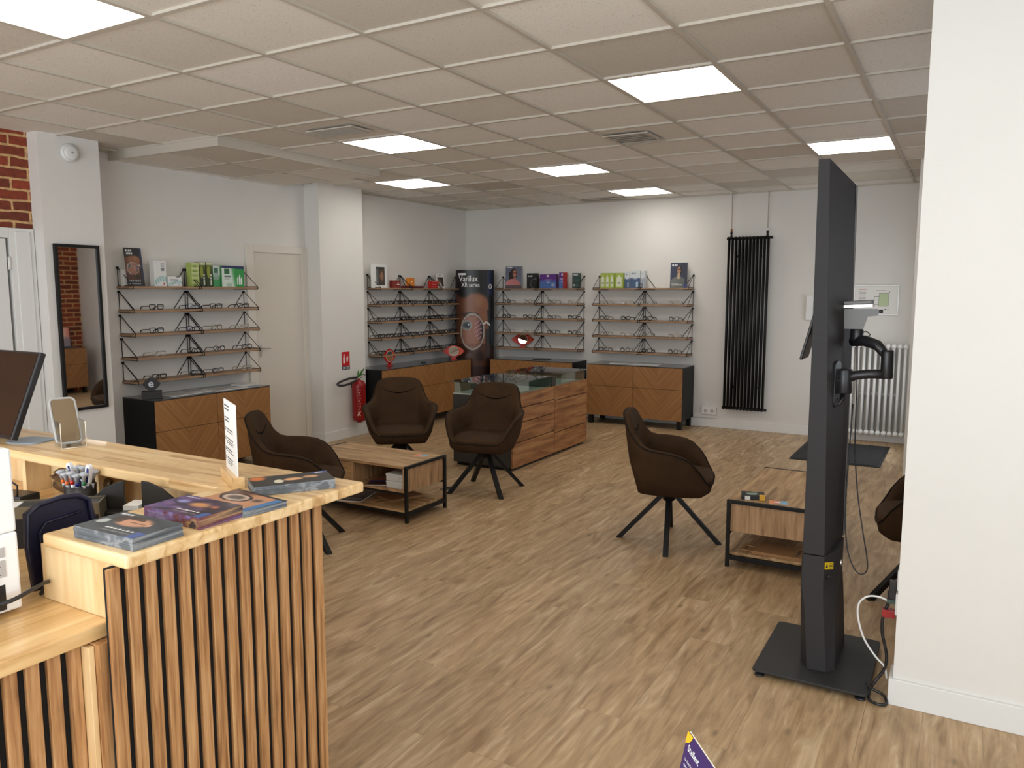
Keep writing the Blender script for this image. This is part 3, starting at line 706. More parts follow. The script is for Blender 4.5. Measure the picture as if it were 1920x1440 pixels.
# local frame: the sitter looks along -y, so the front of the seat is at negative y
RIM = [(0,-.275,.420),(.135,-.272,.420),(.214,-.246,.442),(.270,-.186,.540),(.305,-.105,.608),(.313,-.008,.631),(.297,.080,.639),(.252,.155,.655),(.222,.210,.710),(.206,.245,.770),(.170,.272,.825),(.100,.284,.843),(0,.287,.846)]
OUT = [(0,-.225,.345),(.120,-.222,.345),(.190,-.205,.345),(.210,-.150,.345),(.215,-.080,.345),(.218,.000,.345),(.212,.070,.345),(.202,.115,.345),(.190,.145,.345),(.172,.168,.345),(.140,.182,.345),(.080,.187,.345),(0,.188,.345)]
INN = [(0,-.240,.426),(.125,-.238,.426),(.195,-.208,.432),(.218,-.140,.440),(.225,-.070,.445),(.226,.000,.448),(.218,.055,.450),(.205,.095,.452),(.188,.125,.455),(.165,.145,.457),(.130,.158,.459),(.075,.164,.460),(0,.165,.460)]
def ring(ctrl, N=22):
    half = [spl(ctrl, k/N) for k in range(N+1)]
    full = [tuple(p) for p in half] + [(-p[0], p[1], p[2]) for p in half[-2:0:-1]]
    return np.array(full)
def chair_shell():
    rim, out, inn = ring(RIM), ring(OUT), ring(INN)
    n = len(rim); c = np.array([0, -0.02, 0])
    def inward(P, d, dz=0):
        q = P.copy(); v = (c-P)[:, :2]; L = np.linalg.norm(v, axis=1, keepdims=True); q[:, :2] += v/L*d; q[:, 2] += dz; return q
    mid1 = out*0.55+rim*0.45; mid1 = inward(mid1, -0.016, -0.01)
    mid2 = out*0.18+rim*0.82; mid2 = inward(mid2, -0.006)
    rtop = inward(rim, 0.020, 0.008)
    rin = inward(rim, 0.044, -0.004)
    im = inn*0.42+rin*0.58; im = inward(im, 0.004)
    im2 = inn*0.82+rin*0.18; im2 = inward(im2, 0.004)
    base_in = inward(out, 0.05, 0.0)
    rings = [base_in, out, mid1, mid2, rim, rtop, rin, im, im2, inn, inward(inn, 0.05, 0.0)]
    vs = np.concatenate(rings).tolist(); fs = []
    for i in range(len(rings)-1):
        for k in range(n): fs.append((i*n+k, i*n+(k+1)%n, (i+1)*n+(k+1)%n, (i+1)*n+k))
    fs.append(tuple(range(n-1,-1,-1))); fs.append(tuple((len(rings)-1)*n+k for k in range(n)))
    m = MB(); m.add(vs, fs, 0, True); return m, rim, im, inn
def make_chair():
    t = thing('swivel_armchair', 'x', 'chair')
    m, rim, im, inn = chair_shell()
    m.build('seat_shell', LEATHER, t)
    # cushion
    cu = MB(); q = ring(INN); c = np.array([0, -0.04, 0]); rr = []
    for (s, z) in ((0.965, 0.0), (0.99, 0.014), (0.985, 0.026), (0.94, 0.038), (0.7, 0.045), (0.3, 0.047)):
        p = q.copy(); p[:, 1] = np.where(p[:, 1] < -0.1, -0.1+(p[:, 1]+0.1)*1.24, p[:, 1]); p[:, 0] *= s; p[:, 1] = c[1]+(p[:, 1]-c[1])*s; p[:, 2] = 0.426+z-0.012*np.clip((-p[:, 1]-0.15)/0.1, 0, 1); rr.append(p)
    n = len(q); vs = np.concatenate(rr).tolist(); fs = []
    for i in range(len(rr)-1):
        for k in range(n): fs.append((i*n+k, i*n+(k+1)%n, (i+1)*n+(k+1)%n, (i+1)*n+k))
    fs += [tuple(range(n-1,-1,-1)), tuple((len(rr)-1)*n+k for k in range(n))]
    cu.add(vs, fs, 0, True); cu.build('seat_cushion', LEATHER, t)
    # piping along the rim
    p = MB(); pts = [(a[0]*1.004, -0.02+(a[1]+0.02)*1.006, a[2]) for a in rim]; p.tube(pts, 0.0042, 6, closed=True); p.build('piping', LEATHER2, t)
    # curved crease across the backrest, its shade painted near black, and two side seams
    from mathutils.bvhtree import BVHTree
    tree = BVHTree.FromPolygons([Vector(v) for v in m.v], m.f)
    s = MB(); pts = []
    for k in range(15):
        u = -1+2*k/14; x, z = 0.150*u, 0.765-0.045*(1-u*u)
        hit = tree.ray_cast(Vector((x, 0.0, z)), Vector((0, 1, 0)))[0]
        pts.append((x, (hit.y if hit else 0.22)+0.0005, z))
    s.tube(pts, [0.0015+0.0040*(1-abs(-1+2*k/14)) for k in range(15)], 8)
    s.build('crease_line', mat('crease_shade', (0.003,0.002,0.0015), 0.9, spec=0.1), t)  # near-black colour stands in for the shade inside the crease
    for sg in (-1, 1):
        s = MB(); s.tube([(sg*0.188, 0.125, 0.47), (sg*0.195, 0.150, 0.56), (sg*0.200, 0.172, 0.64)], 0.0022, 5); s.build('side_seam', LEATHER2, t)
    h = MB(); h.lathe([(0.030,0.265),(0.040,0.275),(0.040,0.335),(0.085,0.336),(0.085,0.346)], 20); h.build('swivel_hub', BLACK, t)
    for k in range(4):
        a = -PI/4 + k*PI/2; d = Vector((math.cos(a), math.sin(a), 0)); l = MB()
        A = d*0.028 + Vector((0,0,0.318)); B = d*0.318 + Vector((0,0,0.0)); w = 0.021; th = 0.013
        u = Vector((-d.y, d.x, 0)); q = (B-A).cross(u).normalized()
        if q.z < 0: q = -q
        v = []
        for (i, j) in ((-1,-1),(1,-1),(1,1),(-1,1)): v.append(A + u*i*w*0.80 + q*j*th)
        for (i, j) in ((-1,-1),(1,-1),(1,1),(-1,1)):
            e = B + u*i*w*0.80 + q*j*th
            # cut flat on the floor
            tt = e.z/(A-B).normalized().z; v.append(e - (A-B).normalized()*tt)
        l.add(v, [(3,2,1,0),(4,5,6,7),(0,1,5,4),(1,2,6,5),(2,3,7,6),(3,0,4,7)]); l.build('leg', BLACK, t)
    return t
CH = make_chair(); CHT = tree_of(CH)
def place_chair(x, y, face, legs, label, first=False):
    o = CH if first else copy_tree(CH, CHT)
    o.location = (x, y, 0); o.rotation_euler = (0,0,math.radians(face)); o['label'] = label; o['group'] = 'brown swivel armchairs'
    for c in kids(o):
        if c.name.startswith('leg'): c.rotation_euler = (0,0,math.radians(legs-face))
place_chair(1.434, 3.13, 12, 8, 'brown swivel armchair in front of the near end of the wooden display island', True)
place_chair(3.148, 2.607, 103, -29, 'brown swivel armchair seen sideways, alone on the open floor by the right coffee table')
place_chair(0.60, 3.08, 40, 20, 'brown swivel armchair facing the camera just behind the left coffee table')
place_chair(1.12, 1.38, 125, 32, 'brown swivel armchair half hidden behind the reception counter, its back to the left')
place_chair(4.655, 2.36, -86, -13, 'brown swivel armchair cut off by the white wall at the right')

# ------------------------------------------------------------------ coffee tables
def coffee_table(label, loc, rz, L=0.99, D=0.48):
    t = thing('coffee_table', label, 'table', loc, rz, 'low oak coffee tables with black steel frames')
    a = L/2; b_ = D/2; T = 0.02
    MB().box(-a+0.0, a, -b_, b_, 0.382, 0.400).build('top', TABLEW, t, 0.001)
    MB().box(-a+T, a-T, -b_+0.005, b_-0.005, 0.072, 0.088).build('lower_shelf', TABLEW, t, 0.001)
    bx = MB(); z0, z1 = 0.212, 0.382
    bx.box(-a+T, a-T, -b_+0.004, b_-0.004, z0, z0+0.016)
    bx.box(-a+T, -a+T+0.016, -b_+0.004, b_-0.004, z0+0.016, z1); bx.box(a-T-0.016, a-T, -b_+0.004, b_-0.004, z0+0.016, z1); bx.box(-0.008, 0.008, -b_+0.004, b_-0.004, z0+0.016, z1)
    bx.box(-0.008, a-T-0.016, b_-0.020, b_-0.004, z0+0.016, z1); bx.box(-a+T+0.016, -0.008, -b_+0.20, -b_+0.21, z0+0.016, z1)
    bx.build('compartment_box', TABLEWZ, t)
    for sy in (-1, 1):
        if sy == -1: MB().box(-a+T+0.018, -0.010, -b_+0.004, -b_+0.018, z0+0.018, z1-0.004).build('drawer_front', TABLEW, t, 0.001)
    for s in (-1, 1):
        f = MB(); x = s*(a-T/2)
        x0, x1 = x-T/2-0.0005, x+T/2+0.0005
        f.box(x0, x1, -b_-0.001, -b_+T, 0, 0.401); f.box(x0, x1, b_-T, b_+0.001, 0, 0.401)
        f.box(x0, x1, -b_+T, b_-T, 0.381, 0.401); f.box(x0, x1, -b_+T, b_-T, 0.045, 0.070)
        f.build('end_frame', BLACK, t, 0.001)
    f = MB()
    for s in (-1, 1):
        f.box(-a+T, a-T, s*(b_-0.012)-0.008, s*(b_-0.012)+0.008, 0.048, 0.071)
        f.box(-a+T, a-T, s*(b_-0.012)-0.008, s*(b_-0.012)+0.008, 0.196, 0.2115)
    f.build('long_rail', BLACK, t)
    return t
coffee_table('low oak coffee table with black frame between the counter and the armchairs', (0.965, 2.290, 0), 0)
coffee_table('low oak coffee table with black frame standing partly behind the tall black column', (3.835, 2.805, 0), PI/2)

def box_item(name, label, cat, cx, cy, z, w, d, h, m, rz=0, group=None, tilt=0, bevel=0.001):
    t = thing(name, label, cat, (cx, cy, z), rz, group)
    if tilt: t.rotation_euler = (tilt, 0, rz)
    MB().box(-w/2, w/2, -d/2, d/2, 0, h).build('body', m, t, bevel)
    return t
# things on and in the coffee tables
def leaflet(label, x, y, z, rz, w=0.10, d=0.07):
    t = thing('leaflet', label, 'leaflet', (x, y, z), rz)
    M = Matrix.Rotation(-PI/2, 4, 'X')
    MB().box(-w/2, w/2, -d/2, d/2, 0.0003, 0.0012).build('sheet', PAPER, t)
    def fn(u, v):
        c = mixc((235,150,90), (120,185,220), sstep(0.5, 0.75, u)); c = mixc(c, (225,90,80), sstep(0.2,0.35,u)*(1-sstep(0.5,0.6,u)))
        if 0.3 < u < 0.62 and 0.3 < v < 0.7: c = (238,225,220)
        return c
    picture('printed_face', t, w, d, fn, (0, d/2-d/2, 0), 16, 12, Matrix.Translation((0,-d/2,0.0014)) @ M)
leaflet('small orange and blue leaflet lying on the left coffee table', 1.31, 2.42, 0.4, 0.1)
leaflet('small orange and blue leaflet lying on the right coffee table beside the black box', 3.865, 2.395, 0.4, 0.25)
t = thing('gift_box', 'flat black box with pale disc and yellow corner on the right coffee table', 'box', (3.715, 2.425, 0.401), 0.25)
MB().box(-0.065, 0.065, -0.05, 0.05, 0, 0.026).build('body', BLACKP, t, 0.002)
MB().lathe([(0.034,0.0261),(0.034,0.0268)], 28, 0, (-0.005, 0.0, 0)).build('lid_window', mat('pale_green_disc', rgb(130,150,135), 0.2), t)
MB().box(0.035, 0.0658, -0.0508, -0.02, -0.0001, 0.0266).build('yellow_flap', mat('yellow_card', rgb(235,180,50), 0.5), t)
MB().box(-0.045, -0.015, -0.0508, -0.045, -0.0001, 0.022).build('white_flap', PAPER, t)
for k in range(2):
    t = thing('storage_case', ['lower','upper'][k]+' pale grey plastic case stacked in the left coffee table compartment', 'case', (1.345, 2.19, 0.2285+k*0.052), 0, 'pale plastic cases in the coffee table')
    c_ = mat('frosted_plastic', rgb(205,205,200), 0.3)
    MB().box(-0.085, 0.085, -0.115, 0.115, 0, 0.034).build('base', c_, t, 0.003); MB().box(-0.087, 0.087, -0.117, 0.117, 0.034, 0.051).build('lid', c_, t, 0.003)
    MB().box(-0.04, 0.03, -0.120, -0.117, 0.012, 0.036).build('clasp', c_, t)
def booklet(name, label, x, y, z, rz, w, d, h, fn, group=None, edge=None, pages=PAPER, nx=30, ny=24, cat='magazine'):
    t = thing(name, label, cat, (x, y, z), rz, group)
    m = MB(); n = max(1, int(h/0.0045))
    for i in range(n):
        o = random.uniform(-0.0012, 0.0012); q = random.uniform(-0.0012, 0.0012)
        m.box(-w/2+o, w/2+o, -d/2+q, d/2+q, h*i/n, h*(i+0.985)/n, 1 if edge else 0)
    m.build('pages', [pages, edge or pages], t)
    picture('cover', t, w, d, fn, (0,0,0), nx, ny, Matrix.Translation((0,-d/2,h+0.0004)) @ Matrix.Rotation(-PI/2, 4, 'X'))
    return t
def grey_cover(u, v):
    c = (60,62,66)
    if 0.1 < v < 0.3 and 0.1 < u < 0.9 and int(u*30) % 3: c = (150,150,150)
    if ell(u, v, 0.5, 0.62, 0.25, 0.25) < 1: c = (120,105,95)
    return c
booklet('magazine', 'grey magazine on the lower shelf of the left coffee table near the counter', 0.88, 2.18, 0.0882, 0.3, 0.21, 0.29, 0.006, grey_cover)
booklet('magazine', 'dark magazine lying in the open compartment of the left coffee table', 1.12, 2.17, 0.2285, 0.5, 0.15, 0.20, 0.005, lambda u, v: mixc((60,30,30),(40,60,140), sstep(.4,.6,v)) if v < .7 else (170,90,60))
def paper_bag(label, x, y, z, rz):
    t = thing('paper_bag', label, 'paper bag', (x, y, z), rz, 'flat kraft paper bags under the coffee tables')
    m = MB()
    for i in range(4):
        M = Matrix.Translation((0.003*i, -0.002*i, 0.0005+0.005*i)) @ Matrix.Rotation(0.02*(i % 2), 4, 'Z'); m.box(-0.12, 0.16, -0.09, 0.09, 0, 0.004, 0, M)
    m.build('folded_sheets', KRAFT, t)
    h = MB(); h.box(-0.18, -0.12, -0.06, -0.03, 0.001, 0.006); h.box(-0.18, -0.12, 0.03, 0.06, 0.001, 0.006); h.box(-0.20, -0.18, -0.06, 0.06, 0.001, 0.006); h.build('handle', KRAFT, t)
    MB().box(0.04, 0.10, -0.092, 0.088, 0.0196, 0.0205).build('fold', KRAFT, t)
    p = MB()
    for i in range(4): p.box(0.115, 0.135, -0.06+i*0.03, -0.045+i*0.03, 0.0197, 0.0202)
    p.build('print', INK, t)
paper_bag('flat kraft paper bags on the lower shelf of the right coffee table', 3.86, 2.44, 0.0882, -0.05)
paper_bag('flat kraft paper bags on the lower shelf of the left coffee table', 1.18, 2.30, 0.0882, 1.2)

# ------------------------------------------------------------------ display island
t = thing('display_island', 'wooden display island with dark ends and two glass show cases on top', 'display counter', (0.99, 4.565, 0))
IL = 0.787; ZW = 0.690
b_ = MB(); b_.box(-0.32, 0.300, -IL, IL, 0.030, 0.665); b_.build('body', PANELDARK, t, 0.002)
MB().box(-0.29, 0.285, -IL+0.02, IL-0.02, 0, 0.03).build('plinth', BLACK, t)
gap = 0.008
for (ya, yb, nm) in ((-IL, 0.035, 'a'), (0.035, IL, 'b')):
    zs_ = [0.022, 0.245, 0.455, 0.615 if nm == 'a' else 0.560, ZW] if nm == 'a' else [0.022, 0.225, 0.545, ZW]
    if nm == 'a': zs_ = [0.022, 0.250, 0.425, 0.560, ZW]
    for i in range(len(zs_)-1):
        MB().box(0.3005, 0.318, ya+gap/2, yb-gap/2, zs_[i]+gap/2, zs_[i+1]-gap/2).build('drawer_front', ISLW, t, 0.001)
MB().box(-0.32, 0.300, -IL, IL, 0.665, 0.672).build('display_floor', mat('pale_display_floor', rgb(196,194,186), 0.6), t)
for (ya, yb, x0) in ((-IL-0.035, 0.04, -0.335), (0.155, IL+0.035, -0.335)):
    g = MB(); za, zb = 0.672, 0.778; x1 = 0.285
    yy0, yy1 = ya+0.05, yb-0.03
    g.box(x0+0.02, x1, yy0, yy0+0.005, za, zb); g.box(x0+0.02, x1, yy1-0.005, yy1, za, zb)
    g.box(x1-0.005, x1, yy0+0.005, yy1-0.005, za, zb); g.box(x0+0.02, x0+0.025, yy0+0.005, yy1-0.005, za, zb)
    g.build('show_case_side', SHOWGLASS, t)
    MB().box(x0, 0.30, ya, yb, zb+0.0003, zb+0.008).build('show_case_top', SHOWGLASS, t)
MB().box(-0.31, 0.285, 0.035, 0.115, 0.672, 0.775).build('divider', PANELDARK, t)

# ------------------------------------------------------------------ reception counter
CT = 1.10; TH = 0.028
t = thing('reception_counter', 'L-shaped reception counter in beech with oak slat cladding at the lower left', 'counter', (0,0,0))
# raised L top
m = MB(); m.prism([(0.55,-0.832),(3.095,-0.832),(3.095,-1.272),(3.378,-1.272),(3.378,-0.590),(0.55,-0.590)], CT-TH, CT)
m.build('raised_top', BEECH, t, 0.005)
# low worktop
ZL = 0.952
m = MB(); m.prism([(0.60,-0.716),(0.60,-1.10),(2.3,-1.10),(2.3,-1.30),(2.62,-1.75),(2.62,-2.6),(3.299,-2.6),(3.299,-0.716)], ZL-0.030, ZL)
m.build('low_worktop', BEECHY, t, 0.003)
# uprights between the worktop and the raised top
MB().box(3.068, 3.329, -1.262, -1.240, ZL+0.0004, CT-TH).build('end_block', BEECHZ, t, 0.002)
for xa in (2.112, 2.505):
    MB().box(xa, xa+0.022, -0.795, -0.716, ZL+0.0004, CT-TH).build('support_board', BEECHZ, t)
MB().box(0.6, 3.329, -0.715, -0.700, 0.0, CT-TH).build('front_panel', BEECHZ, t)
MB().box(3.2725, 3.3215, -1.301, -1.2405, 0.0, ZL-0.032).build('corner_filler', SLAT, t)
MB().box(3.300, 3.3215, -1.240, -0.715, 0.0, CT-TH).build('side_panel', FELT, t)
MB().box(0.55, 0.60, -1.1, -0.60, 0.0, ZL-0.03).build('far_end_panel', BEECHZ, t)
def slats(name, x, y0, n, z0, z1, pitch=0.0392, w=0.0248, d=0.010):
    bk = MB(); bk.box(x-0.012, x, y0+0.004, y0+n*pitch-(pitch-w), z0, z1); bk.build('felt_backing', FELT, t)
    m = MB()
    for i in range(n):
        ya = y0+i*pitch; m.box(x, x+d, ya, ya+w, z0, z1)
    o = m.build(name, SLAT, t, 0.0012)
# upper slat panel: its oak face lies on x = 3.345
slats('slat_panel', 3.336, -1.290, 15, 0.0, CT-TH-0.001)
# lower slat panel, face on x = 3.285
slats('slat_panel', 3.272, -2.555, 32, 0.0, ZL-0.031)
m = MB(); m.box(3.276, 3.306, -1.313, -1.302, 0.0, ZL-0.036); m.build('corner_post', BEECHZ, t, 0.001)
def SMO(pts, k=5):
    P = [np.array(p, float) for p in pts]; out = []
    for i in range(len(P)-1):
        a = P[max(i-1,0)]; b = P[i]; c = P[i+1]; d = P[min(i+2, len(P)-1)]
        for j in range(k):
            f = j/k; out.append(tuple(0.5*((2*b)+(-a+c)*f+(2*a-5*b+4*c-d)*f*f+(-a+3*b-3*c+d)*f**3)))
    out.append(tuple(P[-1])); return out
# ------------------------------------------------------------------ things on the counter
def cover_man(u, v):      # dark slate cover, sideways face, light text
    c = (52,58,64)
    f = ell(u, v, 0.50, 0.62, 0.26, 0.22)
    if f < 1.25: c = mixc((205,150,120), c, sstep(0.75, 1.25, f))
    if ell(u, v, 0.36, 0.70, 0.24, 0.20) < 1 and (v > 0.72 or u < 0.34): c = mixc(c, (52,38,32), 0.8)
    if ell(u, v, 0.74, 0.60, 0.05, 0.06) < 1: c = (214,160,130)
    c = mixc(c, (96,108,116), 0.35*abs(math.sin(u*5+v*7)) if c == (52,58,64) else 0)
    if abs(v-0.60) < 0.022 and 0.45 < u < 0.72: c = (40,34,34)
    if 0.20 < v < 0.27 and 0.35 < u < 0.85 and int(u*44) % 3: c = (232,232,232)
    if 0.10 < v < 0.14 and 0.35 < u < 0.9 and int(u*60) % 3: c = (165,160,158)
    if 0.86 < v < 0.93 and 0.06 < u < 0.28 and int(u*70) % 3: c = (225,225,225)
    if u > 0.86 and v < 0.30: c = (70,92,150)
    if ell(u, v, 0.12, 0.45, 0.07, 0.12) < 1: c = (185,190,190)
    return c
def cover_purple(u, v):
    c = mixc((92,70,120), (48,30,44), sstep(0.2, 0.9, u)); c = mixc(c, (150,110,150), 0.5*max(0, math.sin(u*17+v*6)*math.sin(v*13-u*5)))
    c = mixc(c, (26,16,26), 0.7*max(0, math.sin(u*9-v*11)*math.sin(v*8+u*3)))
    c = mixc(c, (214,150,90), 0.9*(1-sstep(0.3,1.0, ell(u, v, 0.55, 0.60, 0.24, 0.20))))
    c = mixc(c, (225,120,60), 0.8*(1-sstep(0.3,1.0, ell(u, v, 0.80, 0.62, 0.08, 0.10))))
    c = mixc(c, (150,160,215), 0.8*(1-sstep(0.2,1.0, ell(u, v, 0.22, 0.62, 0.14, 0.16))))
    if abs(v-0.75+0.25*math.sin(u*7)) < 0.03: c = mixc(c, (30,18,30), 0.7)
    if 0.20 < v < 0.27 and 0.42 < u < 0.82 and int(u*48) % 3: c = (232,228,230)
    if 0.10 < v < 0.14 and 0.42 < u < 0.86 and int(u*60) % 3: c = (150,140,140)
    if 0.88 < v < 0.94 and 0.05 < u < 0.3 and int(u*70) % 3: c = (215,210,220)
    if u > 0.88 and v < 0.28: c = (66,90,150)
    return c
def cover_face(u, v):
    c = (196,140,104)
    c = mixc(c, (96,58,40), 1-sstep(0.5, 1.3, ell(u, v, 0.10, 0.85, 0.35, 0.35)))
    e = ell(u, v, 0.34, 0.55, 0.22, 0.20)
    if e < 1: c = mixc((60,42,36), (200,176,160), sstep(0.3, 0.9, e))
    if abs(e-1.15) < 0.13: c = (40,34,34)
    e2 = ell(u, v, 0.72, 0.62, 0.12, 0.14)
    if e2 < 1: c = mixc((60,42,36), (190,150,130), e2)
    if u > 0.87: c = (72,120,170)
    if v > 0.90: c = (56,40,36)
    if 0.12 < v < 0.18 and 0.35 < u < 0.85 and int(u*50) % 3: c = (235,225,220)
    return c
def cover_dark(u, v):
    c = (44,40,42)
    c = mixc(c, (214,120,60), 1-sstep(0.4, 1.0, ell(u, v, 0.10, 0.80, 0.14, 0.3)))
    c = mixc(c, (228,170,120), 1-sstep(0.5, 1.0, ell(u, v, 0.52, 0.45, 0.16, 0.18)))
    if ell(u, v, 0.33, 0.35, 0.06, 0.16) < 1: c = (222,214,190)
    if ell(u, v, 0.75, 0.55, 0.10, 0.12) < 1: c = (200,150,110)
    if u > 0.80 and v > 0.80: c = (44,66,130)
    if 0.86 < v < 0.94 and 0.84 < u < 0.95: c = (235,235,240)
    return c
PAGES = PAPER
EDG = edge_mat('printed_edge_grey', [(0.38, rgb(84,90,96)), (0.5, rgb(104,108,114)), (0.56, rgb(140,142,144)), (0.62, rgb(92,96,100))])
EDP = edge_mat('printed_edge_mauve', [(0.34, rgb(150,140,178)), (0.46, rgb(120,96,140)), (0.54, rgb(110,60,64)), (0.62, rgb(168,132,96)), (0.7, rgb(70,60,64))])
booklet('booklet_stack', 'stack of dark grey booklets on the counter end nearest the camera', 3.272, -1.195, CT+0.0003, 0.03, 0.185, 0.115, 0.026, cover_man, 'booklet stacks on the counter', EDG, PAGES, 60, 40, 'booklets')
booklet('booklet_stack', 'stack of purple and orange booklets, middle one of the three on the counter arm', 3.268, -1.035, CT+0.0003, 0.0, 0.185, 0.115, 0.026, cover_purple, 'booklet stacks on the counter', EDP, PAGES, 60, 40, 'booklets')
booklet('booklet_stack', 'low stack of booklets with a large eye cover beside the upright sign', 3.285, -0.915, CT+0.0003, -0.10, 0.185, 0.115, 0.014, cover_face, 'booklet stacks on the counter', EDG, PAGES, 60, 40, 'booklets')
booklet('booklet_stack', 'curled stack of dark booklets on the far corner of the counter', 3.262, -0.735, CT+0.0003, 0.98, 0.20, 0.105, 0.024, cover_dark, 'booklet stacks on the counter', EDG, PAGES, 60, 40, 'booklets')
# upright sign in a wooden foot
t = thing('menu_sign', 'upright white text card in a wooden foot on the counter corner', 'sign', (3.083, -0.770, CT+0.0003), 0.0)
A_ = math.radians(-30)
t.rotation_euler = (0,0,A_)
MB().box(-0.082, 0.082, -0.016, 0.016, 0, 0.030).build('wooden_foot', BEECH, t, 0.001)
MB().box(-0.074, 0.076, -0.0018, 0.0018, 0.022, 0.215).build('card', PAPER, t)
p = MB(); yy = -0.0024
for (z, a, b_, th) in [(0.208,-0.045,-0.002,0.004),(0.198,-0.045,-0.004,0.004),(0.175,-0.045,0.0,0.003),(0.166,-0.045,-0.010,0.004),(0.145,-0.03,0.03,0.003),(0.138,-0.03,0.028,0.002),(0.118,-0.03,0.03,0.003),(0.111,-0.03,0.035,0.002),(0.105,-0.03,0.03,0.002),(0.088,-0.03,0.02,0.003),(0.081,-0.03,0.03,0.002),(0.062,-0.03,0.02,0.003),(0.055,-0.03,0.02,0.002),(0.048,-0.03,0.01,0.002)]:
    a = a*1.35-0.004; b_ = b_*1.35; z *= 0.955
    p.box(a, b_, yy, yy+0.0004, z, z+th)
    if a > -0.05 and th == 0.003: p.box(-0.064, -0.056, yy, yy+0.0004, z-0.006, z+0.004)
p.build('printed_text', mat('grey_print', rgb(95,92,95), 0.7), t)
# phone-shaped mirror in an acrylic stand
t = thing('phone_display', 'phone in a clear bumper leaning in a clear acrylic stand on the counter', 'phone', (2.245, -0.705, CT+0.0003), math.radians(72))
M = Matrix.Translation((0, 0.018, 0.012)) @ Matrix.Rotation(math.radians(-30), 4, 'X')
def rrect(w, h, r, n=5, c=(0,0)):
    pts = []
    for (cx, cy, a0) in ((w/2-r, h/2-r, 0), (-w/2+r, h/2-r, PI/2), (-w/2+r, -h/2+r, PI), (w/2-r, -h/2+r, 1.5*PI)):
        for k in range(n+1):
            a = a0 + PI/2*k/n; pts.append((c[0]+cx+r*math.cos(a), c[1]+cy+r*math.sin(a)))
    return pts
RXm = Matrix.Rotation(PI/2, 4, 'X')
q = MB(); q.prism(rrect(0.066, 0.150, 0.012, 5, (0, 0.078)), -0.004, 0.004, 0, M @ RXm); q.build('phone_body', mat('phone_mirror_screen', (0.35,0.27,0.18), 0.08, 0.9), t)
q = MB(); pts = [tuple(M @ Vector((p[0], 0, p[1]))) for p in rrect(0.074, 0.158, 0.015, 5, (0, 0.078))]; q.tube(pts, 0.0045, 8, closed=True); q.build('bumper', mat('clear_bumper_grey', rgb(170,168,165), 0.2), t)
q = MB()
for sx in (-0.036, 0.036): q.box(sx-0.0015, sx+0.0015, -0.035, 0.055, 0.002, 0.085)
q.box(-0.036, 0.036, -0.035, 0.055, 0.0, 0.002); q.box(-0.0345, 0.0345, 0.052, 0.055, 0.002, 0.03)
q.build('acrylic_stand', CLEAR, t)
q = MB()
for sx in (-0.036, 0.036): q.tube([(sx,-0.035,0.085),(sx,-0.035,0.003),(sx,0.055,0.003)], 0.0014, 6)
q.tube([(-0.036,-0.035,0.002),(0.036,-0.035,0.002)], 0.0014, 6)
q.build('stand_edge', mat('bright_acrylic_edge', rgb(236,226,205), 0.2), t)
# monitor
t = thing('computer_monitor', 'black computer monitor tilted back on the counter at the left edge', 'monitor', (1.70, -0.735, CT+0.0003))
TB = math.radians(-22); M = Matrix.Translation((0, -0.065, 0.022)) @ Matrix.Rotation(TB, 4, 'X')
q = MB(); q.box(-0.20, 0.372, 0.0, 0.022, 0, 0.300, 0, M); q.build('housing', BLACKP, t, 0.004)
q = MB(); q.box(-0.192, 0.364, -0.0012, 0.0, 0.012, 0.292, 0, M); q.build('screen', mat('dark_screen', (0.022,0.014,0.010), 0.12), t)
q = MB(); q.box(0.03, 0.10, 0.05, 0.075, 0.008, 0.16); q.build('stand_neck', mat('silver_plastic', rgb(150,156,162), 0.35), t, 0.003)
q = MB(); q.prism(rrect(0.30, 0.16, 0.03, 6, (-0.05, 0.03)), 0, 0.009); q.build('stand_base', bpy.data.materials['silver_plastic'], t, 0.002)
t = thing('monitor_foot_plate', 'blue grey plastic foot plate lying beside the monitor on the counter', 'plate', (2.03, -0.715, CT+0.0003), 0.3)  # grey-blue base plate of the monitor, drawn as its own thing
MB().prism(rrect(0.13, 0.11, 0.03, 6), 0, 0.004).build('plate', mat('blue_grey_plastic', rgb(140,155,168), 0.35), t)
t = thing('red_notepad', 'thin red notepad beneath the monitor at the left edge', 'notepad', (1.84, -0.795, CT+0.0003), 0.1)
MB().box(-0.05, 0.05, -0.03, 0.03, 0, 0.004).build('sheets', mat('red_paper', rgb(214,96,84), 0.6), t)
# white optical instrument
t = thing('lens_meter', 'white optical instrument seen from behind on the low worktop at the left edge', 'instrument', (2.93, -1.575, ZL+0.0003))
WI = mat('white_instrument_shell', rgb(238,238,238), 0.35)
MB().box(-0.19, 0.171, -0.25, 0.253, 0.008, 0.168).build('housing', WI, t, 0.005)
MB().box(-0.19, 0.1705, -0.25, 0.2525, 0.1685, 0.338).build('upper_housing', WI, t, 0.005)
for sx in (-0.15, 0.13):
    for sy in (-0.2, 0.2): MB().lathe([(0.018,0),(0.016,0.010)], 12, 0, (sx, sy, 0)).build('foot', BLACKP, t)
MB().box(0.1705, 0.1716, 0.10, 0.222, 0.014, 0.066).build('socket_panel', BLACKP, t)
MB().box(0.1705, 0.1730, 0.085, 0.225, 0.082, 0.116).build('rating_label', mat('silver_label', rgb(178,174,172), 0.4), t)
MB().box(0.1705, 0.1730, 0.085, 0.225, 0.122, 0.142).build('caution_label', bpy.data.materials['silver_label'], t)
q = MB()
for i in range(5): q.box(0.1731, 0.1735, 0.10, 0.215-0.013*(i % 3), 0.087+i*0.0055, 0.0885+i*0.0055)
for i in range(3): q.box(0.1731, 0.1735, 0.10, 0.205-0.02*i, 0.126+i*0.005, 0.1275+i*0.005)
q.build('label_print', INK, t)
